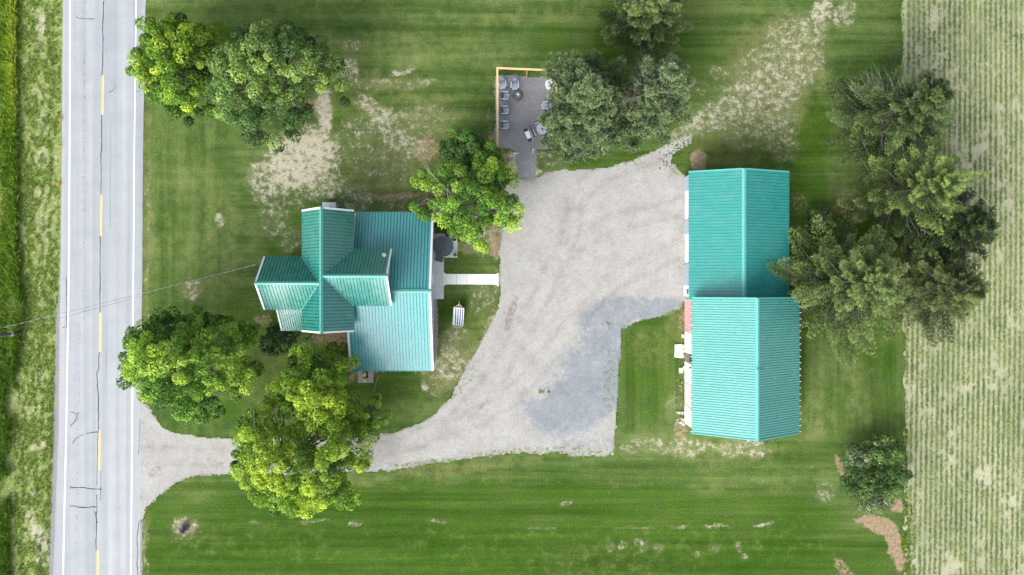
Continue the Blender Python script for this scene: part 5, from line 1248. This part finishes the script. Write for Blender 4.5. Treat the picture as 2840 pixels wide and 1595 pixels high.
# ------------------------------------------------------------------ conifers
def conifer(base, H, Rad, m, label, seed, nb=120, style='spruce', group='conifers round the yard', ell=(1, 1), lean=(0, 0), droop=.12, up=.20, dens=250, needle=.10, z0=.12, name='spruce_tree', deadtop=0, sector=None, tintf=0, dead=.06, lowfill=True):
    rng = np.random.default_rng(seed); b = P(*base); b = np.array([b.x, b.y, 0.])
    ax = lambda z: b+np.array([lean[0]*z/H, lean[1]*z/H, z])
    t = empty(name, Vector(b), 0, label, 'tree', group)
    parts = [tube_np([ax(0), ax(H*.3), ax(H*.7), ax(H)], [.026*H, .019*H, .009*H, .02], 9)]
    deadp = []; CC = []; DD = []; SS = []; TT = []
    nb = int(nb*(1.5 if style == 'pine' else 1.4))
    for i in range(nb):
        f = (i+rng.uniform(0, 1))/nb; z = H*(z0+(1-z0)*f); a = i*2.39996+rng.uniform(-.35, .35)
        if sector is not None and rng.random() < sector(a, f): 
            L_ = Rad*(1-f)**.7*rng.uniform(.6, 1.)
            s = ax(z); dr = np.array([np.cos(a)*ell[0], np.sin(a)*ell[1], .1]); deadp.append(tube_np([s, s+dr*L_*.5, s+dr*L_+[0,0,.3]], [.03,.02,.008], 4))
            for q in range(5):
                w_ = rng.uniform(.3,.95); o = s+dr*L_*w_; deadp.append(tube_np([o, o+(dr*rng.uniform(.2,.4)+rng.normal(0,.2,3))*L_*.45],[.014,.005],3))
            continue
        L_ = Rad*max(.10, (1-f)**.78)*rng.choice([rng.uniform(.5, .95), rng.uniform(.85, 1.28)])
        dr = np.array([np.cos(a)*ell[0], np.sin(a)*ell[1], 0.]); Lr = L_*np.linalg.norm(dr); dh = dr/np.linalg.norm(dr); lat = np.array([-dh[1], dh[0], 0])
        s0 = ax(z); curve = lambda s: s0 + dh*(Lr*s)[:, None] + np.array([0, 0, 1.])*((-droop*s*Lr + up*s*s*Lr)+.3*(1-s)*0)[:, None]
        sw = rng.uniform(-.25, .25)
        K = np.linspace(0, 1, 5); cp = curve(K)+lat*(sw*K*K*Lr)[:, None]
        parts.append(tube_np(cp, [.012*L_+.012, .010*L_+.01, .008*L_+.006, .01, .005], 4))
        isdead = rng.random() < dead
        n_ = int(dens*2.0*(.35+.65*L_/Rad)*(.15 if isdead else 1)); s = rng.uniform(.10, 1, n_)**.75
        # side twigs: quantised so that they read as separate sprays
        kq = np.clip(np.round((s+rng.normal(0, .035, n_))*12)/12+rng.normal(0, .018, n_), .02, 1); side = rng.choice([-1, 1], n_); tw = rng.random(n_)
        wmax = (.24 if style == 'pine' else .19)*Lr*(1-kq)**.6*np.clip(kq*3.5, 0, 1)+.16
        c = curve(np.clip(kq+tw*wmax*.55/Lr, 0, 1.02)) + lat*(side*tw*wmax + sw*kq*kq*Lr)[:, None] + np.stack([0*s, 0*s, -.10*tw*wmax], 1)
        c += rng.normal(0, .05 if style == 'spruce' else .08, c.shape)
        d = dh*1.0+lat*(side*.75)[:, None]*np.where(tw > .1, 1, .2)[:, None] + rng.normal(0, .45, c.shape); d[:, 2] += .12; d /= np.linalg.norm(d, axis=1, keepdims=True)
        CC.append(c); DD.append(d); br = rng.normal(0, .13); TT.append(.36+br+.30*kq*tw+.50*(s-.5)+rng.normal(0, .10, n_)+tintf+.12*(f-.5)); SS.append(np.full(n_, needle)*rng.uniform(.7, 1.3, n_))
        if isdead:
            for q in range(6):
                w_ = rng.uniform(.3, 1); o = curve(np.array([w_]))[0]; deadp.append(tube_np([o, o+(dh*.2+lat*rng.uniform(-.4, .4)+[0, 0, .1])*Lr*.5], [.014, .005], 3))
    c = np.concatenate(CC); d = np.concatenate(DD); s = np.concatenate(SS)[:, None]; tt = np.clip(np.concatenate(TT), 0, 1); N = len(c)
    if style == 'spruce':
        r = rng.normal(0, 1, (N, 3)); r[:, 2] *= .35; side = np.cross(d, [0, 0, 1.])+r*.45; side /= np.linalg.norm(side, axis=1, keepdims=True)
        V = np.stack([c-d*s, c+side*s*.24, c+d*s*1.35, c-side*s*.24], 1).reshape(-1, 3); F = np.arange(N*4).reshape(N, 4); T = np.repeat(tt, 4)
    else:
        sel = rng.choice(N, int(N*.115), replace=False); c, d, tt = c[sel], d[sel], tt[sel]; N = len(c); q = 20
        cc = np.repeat(c, q, 0); dd = np.repeat(d, q, 0)*.45+rng.normal(0, .62, (N*q, 3))+[0, 0, .42]; dd /= np.linalg.norm(dd, axis=1, keepdims=True)
        L_ = rng.uniform(.15, .30, N*q)[:, None]*1.12; sd_ = np.cross(dd, rng.normal(0, 1, (N*q, 3))); sd_ /= np.linalg.norm(sd_, axis=1, keepdims=True)
        V = np.stack([cc, cc+dd*L_*.6+sd_*.026, cc+dd*L_, cc+dd*L_*.6-sd_*.026], 1).reshape(-1, 3); F = np.arange(N*q*4).reshape(N*q, 4)
        T = np.clip(np.repeat(tt, q)[:, None]+np.array([-.35, 0, .22, 0])[None, :], 0, 1).ravel()
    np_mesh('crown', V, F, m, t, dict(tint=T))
    v, f = join(parts+deadp); o = np_mesh('trunk', v, f, M['bark'], t); o.data.materials.append(M['palebark'])
    nf = sum(len(q[1]) for q in parts); o.data.polygons.foreach_set('material_index', (np.arange(len(o.data.polygons)) >= nf).astype(np.int32))
    return t
conifer((1768,98), 12, 4.1, M['spruce'], 'olive-green spruce at the top edge of the photo above the two pines', 201, nb=110, ell=(1,1.0), up=.3)
conifer((1606,335), 13, 4.5, M['pine'], 'large grey-green pine overhanging the right side of the fire pit terrace', 203, nb=120, style='pine', ell=(1.0,1.18), dens=430, droop=.02, up=.22, name='pine_tree', z0=.22)
west = lambda a, f: .82 if (math.cos(a-2.5) > .35) else .05
conifer((1762,312), 12.5, 4.1, M['pine'], 'grey-green pine with bare dead limbs on its left side and a leaning grey trunk', 207, nb=110, style='pine', ell=(.95,1.1), dens=330, droop=.0, up=.25, name='pine_tree', z0=.25, sector=west, lean=(.9,.4), tintf=.05)
conifer((1600,400), 7.5, 3.0, M['pine'], 'lower pine at the gravel edge under the large one', 209, nb=70, style='pine', ell=(1.15,.8), dens=330, droop=.0, up=.2, name='pine_tree', z0=.2)
north = lambda a, f: .62 if (math.sin(a) > .45 and f < .75) else .03
conifer((2405,352), 13, 6.3, M['spruce_d'], 'broad dark spruce at the upper right with bare brown tips on its top side', 211, nb=150, sector=north, up=.22, dens=330)
conifer((2440,548), 12, 6.6, M['spruce_y'], 'spruce with pale upswept hooked branches below the broad dark one', 213, nb=84, up=.42, dens=300, droop=.02, tintf=.0)
conifer((2275,790), 13, 6.9, M['spruce'], 'wide olive spruce whose branches hang over the corner of the barn roofs', 217, nb=165, up=.22, dens=330, tintf=.06)
conifer((2555,650), 10.5, 5.0, M['spruce_d'], 'darkest spruce at the edge of the crop field', 219, nb=120, dens=300, tintf=-.22)
conifer((2520,805), 11, 5.4, M['spruce_b'], 'brownish spruce at the crop field, right of the wide olive one', 223, nb=120, dens=280, dead=.15, tintf=-.02)
broadleaf(sub_tree(2270,615,40,38), 2.4, M['leaf_dark'], 'dark leafy bush between the barn roof and the spruces', 231, name='bush', cat='bush', spacing=.55, pr=.4, nl=60, gap=.25)

# ------------------------------------------------------------------ thicket at the field corner
THK = [((2442,1362,54,40), 2.2, 'weed_dark', 'dark bush in the middle of the field corner thicket, left of the bare mound'),
       ((2375,1270,40,42), 2.4, 'weed_pale', 'pale-leaved bush at the upper left of the field corner thicket'),
       ((2450,1250,62,42), 2.6, 'weed_dark', 'dark bush along the top of the field corner thicket'),
       ((2470,1320,60,40), 2.2, 'weed_dark', 'dark bush at the right of the thicket, above the bare mound'),
       ((2390,1345,58,46), 2.3, 'weed_dark', 'dark bush at the lower left of the field corner thicket'),
       ((2425,1400,46,34), 1.8, 'weed_pale', 'pale grey-green bush at the bottom of the thicket beside the brown soil')]
for k, ((x, y, a, b), H, mt, l) in enumerate(THK):
    broadleaf(sub_tree(x, y, a, b), H, M[mt], l, 301+k*7, name='bush', cat='bush', spacing=.55, pr=.42, nl=80, leaf=.095, rough=.6, gap=.05, zb=.3, group='bushes of the field corner thicket', lump=1.4)

def blades(name, n, fx, hgt, m, label, cat, seed, wd=.03, lean=.5, clump=3):
    """upright grass and weed blades scattered by fx(rng, n) -> photo x, y, height factor, tint"""
    rng = np.random.default_rng(seed); px, py, hf, tn = fx(rng, n); n = len(px)
    b = np.stack([(px-1420)*S, -(py-797.5)*S, np.full(n, .0)], 1)
    h = hgt*hf*rng.uniform(.6, 1.25, n); a = rng.uniform(0, 2*np.pi, n); ln = lean*rng.uniform(.2, 1, n)*h
    tip = b+np.stack([np.cos(a)*ln, np.sin(a)*ln, h], 1); mid_ = b+np.stack([np.cos(a)*ln*.3, np.sin(a)*ln*.3, h*.6], 1)
    a2 = rng.uniform(0, 2*np.pi, n); s = np.stack([np.cos(a2), np.sin(a2), 0*a2], 1)*(wd*rng.uniform(.6, 1.4, n))[:, None]
    V = np.stack([b, mid_+s, tip, mid_-s], 1).reshape(-1, 3); F = np.arange(n*4).reshape(n, 4)
    T = np.clip(tn[:, None]+np.array([-.08, 0, .15, 0])+rng.normal(0, .08, n)[:, None], 0, 1).ravel()
    return tag(np_mesh(name, V, F, m, attrs=dict(tint=T)), label, cat, kind='stuff')
DE = [(0,52),(400,54),(700,56),(860,72),(940,58),(1060,44),(1200,36),(1595,32)]
def ditch(rng, n):
    py = rng.uniform(-120, 1700, n); ed = np.interp(py, [t[0] for t in DE], [t[1] for t in DE])+(fbm(py/22, py*0, 3)-.5)*16
    px = ed-rng.uniform(0, 1, n)**1.0*150-rng.exponential(.6, n); bare = fbm(px/30, py/60, 13) + .35*sstep(16, 0, px)*sstep(480, 560, py)*sstep(760, 700, py)
    k = bare < .68; px, py = px[k], py[k]
    tn = .34+.42*sstep(20, 34, px)*sstep(400, 250, py)+.30*sstep(700, 500, py)*(fbm(px/14, py/50, 31)-.3)-.16*sstep(900, 1000, py)+(fbm(px/7, py/9, 37)-.5)*.8
    return px, py, .7+.6*fbm(px/12, py/12, 41), tn
blades('ditch_grass', 70000, ditch, .75, M['weed'], 'tall rank weeds filling the ditch along the left edge', 'weeds', 401, wd=.035, lean=1.0)
def vergeb(rng, n):
    py = rng.uniform(-80, 1680, n); px = rng.uniform(40, 172, n); rl = np.interp(py, [t[0] for t in RL], [t[1] for t in RL])
    k = (px < rl-6-6*sstep(820, 900, py)) & (fbm(px/9, py/16, 51) > .40+.14*(blobs(px, py, [s for s in STRAW if s[0] < 170], 8, 3)>.3)); px, py = px[k], py[k]
    return px, py, .6+.5*fbm(px/9, py/9, 3), .38+(fbm(px/8, py/12, 57)-.5)*1.0
blades('verge_grass', 60000, vergeb, .16, M['weed'], 'short patchy green weeds on the verge between ditch and road', 'grass', 403, wd=.035, lean=1.0)
def lawnb(rng, n):
    # tufts creeping over gravel edges and field edge
    L = []
    E = DRIVE
    for i in range(len(E)):
        (x0, y0), (x1, y1) = E[i], E[(i+1) % len(E)]
        if x0 < 395 and x1 < 395: continue
        if x0 > 1895 and x1 > 1895: continue
        ln = math.hypot(x1-x0, y1-y0); k = int(ln*2.2); t = rng.uniform(0, 1, k); L.append(np.stack([x0+(x1-x0)*t+rng.normal(0, 2.2, k), y0+(y1-y0)*t+rng.normal(0, 2.2, k)], 1))
    y = rng.uniform(-40, 1640, 9000); L.append(np.stack([2504+8*sstep(600, 1100, y)+rng.normal(0, 3.0, 9000), y], 1))
    y = rng.uniform(1400, 1640, 2500); L.append(np.stack([2520+rng.normal(0, 7, 2500), y], 1))
    for (x, y, r, q) in ((1505,1086,5,60),(1520,1086,5,60),(1870,868,30,140),(1690,905,8,60),(1897,850,7,200),(1897,900,5,120),(1560,1243,90,200),(1540,950,5,20),(1890,1060,12,200),(1892,1110,10,160),(1380,650,8,60)):
        L.append(np.stack([x+rng.normal(0, r*.5, q), y+rng.normal(0, min(r, 9)*.5, q)], 1))
    A = np.concatenate(L); k = fbm(A[:, 0]/6, A[:, 1]/6, 71) > .45; A = A[k]
    hf = .6+.9*(A[:, 0] > 2500)*(A[:, 1] > 1180)
    return A[:, 0], A[:, 1], hf, .55+(fbm(A[:, 0]/10, A[:, 1]/10, 73)-.5)*.9
blades('edge_grass', 1, lawnb, .09, M['weed'], 'ragged grass tufts along the gravel and field edges', 'grass', 405, wd=.04, lean=1.1)

# flowers by the road
for x, y, c, l, s in ((168,330,'yellow','small yellow flowering clump at the road edge near the top left maple',1),(166,402,'yellow','largest yellow flowering clump on the verge beside the road',2),(165,510,'yellow','lowest of the yellow flowering clumps along the road edge',3),
                      (4,1205,'orange','orange lilies in the ditch at the left edge low in the photo',4),(3,856,'orange','orange lilies in the ditch just above the utility pole',5)):
    mt = foliage(c+'_petal_'+str(s), (.35,.25,.01) if c == 'yellow' else (.5,.16,.01), (.62,.46,.02) if c == 'yellow' else (.75,.28,.02), (.8,.62,.05) if c == 'yellow' else (.85,.4,.05), .2)
    leafy('flowering_plant', P(x,y), .28 if s != 2 else .42, .8 if c == 'orange' else .35, mt, 110, .035, l, 'flower', 'flowering clumps by the road', seed=s)
# burnt clump in its ring, patio pot, spiky plant
M['ashleaf'] = foliage('ash_grey_leaf', (.06,.065,.075), (.19,.20,.22), (.42,.42,.44), .1)
leafy('ornamental_grass', P(512,1466), .62, .4, M['ashleaf'], 260, .13, 'grey spiky tuft in a ring of bare soil on the lawn at the bottom left', 'plant', spiky=True, seed=8)
M['pot_leaf'] = M['leaf_mid']
leafy('potted_plant', P(1262,707.5)+Vector((0,0,.056)), .14, .22, M['leaf_mid'], 90, .05, 'small green plant in a dark pot at the patio corner', 'potted plant', pot=.17, seed=9)
M['darkleaf'] = foliage('burgundy_leaf', (.02,.01,.01), (.05,.02,.02), (.1,.05,.04), .1)
leafy('spiky_plant', P(1240.5,650)+Vector((0,0,.056)), .34, .3, M['darkleaf'], 60, .14, 'dark spiky plant at the top edge of the patio above the hot tub', 'plant', spiky=True, seed=10)
leafy('leafy_plant', P(1274,708), .28, .15, M['weed'], 50, .08, 'low pale green leafy plant just off the patio corner', 'plant', seed=12)
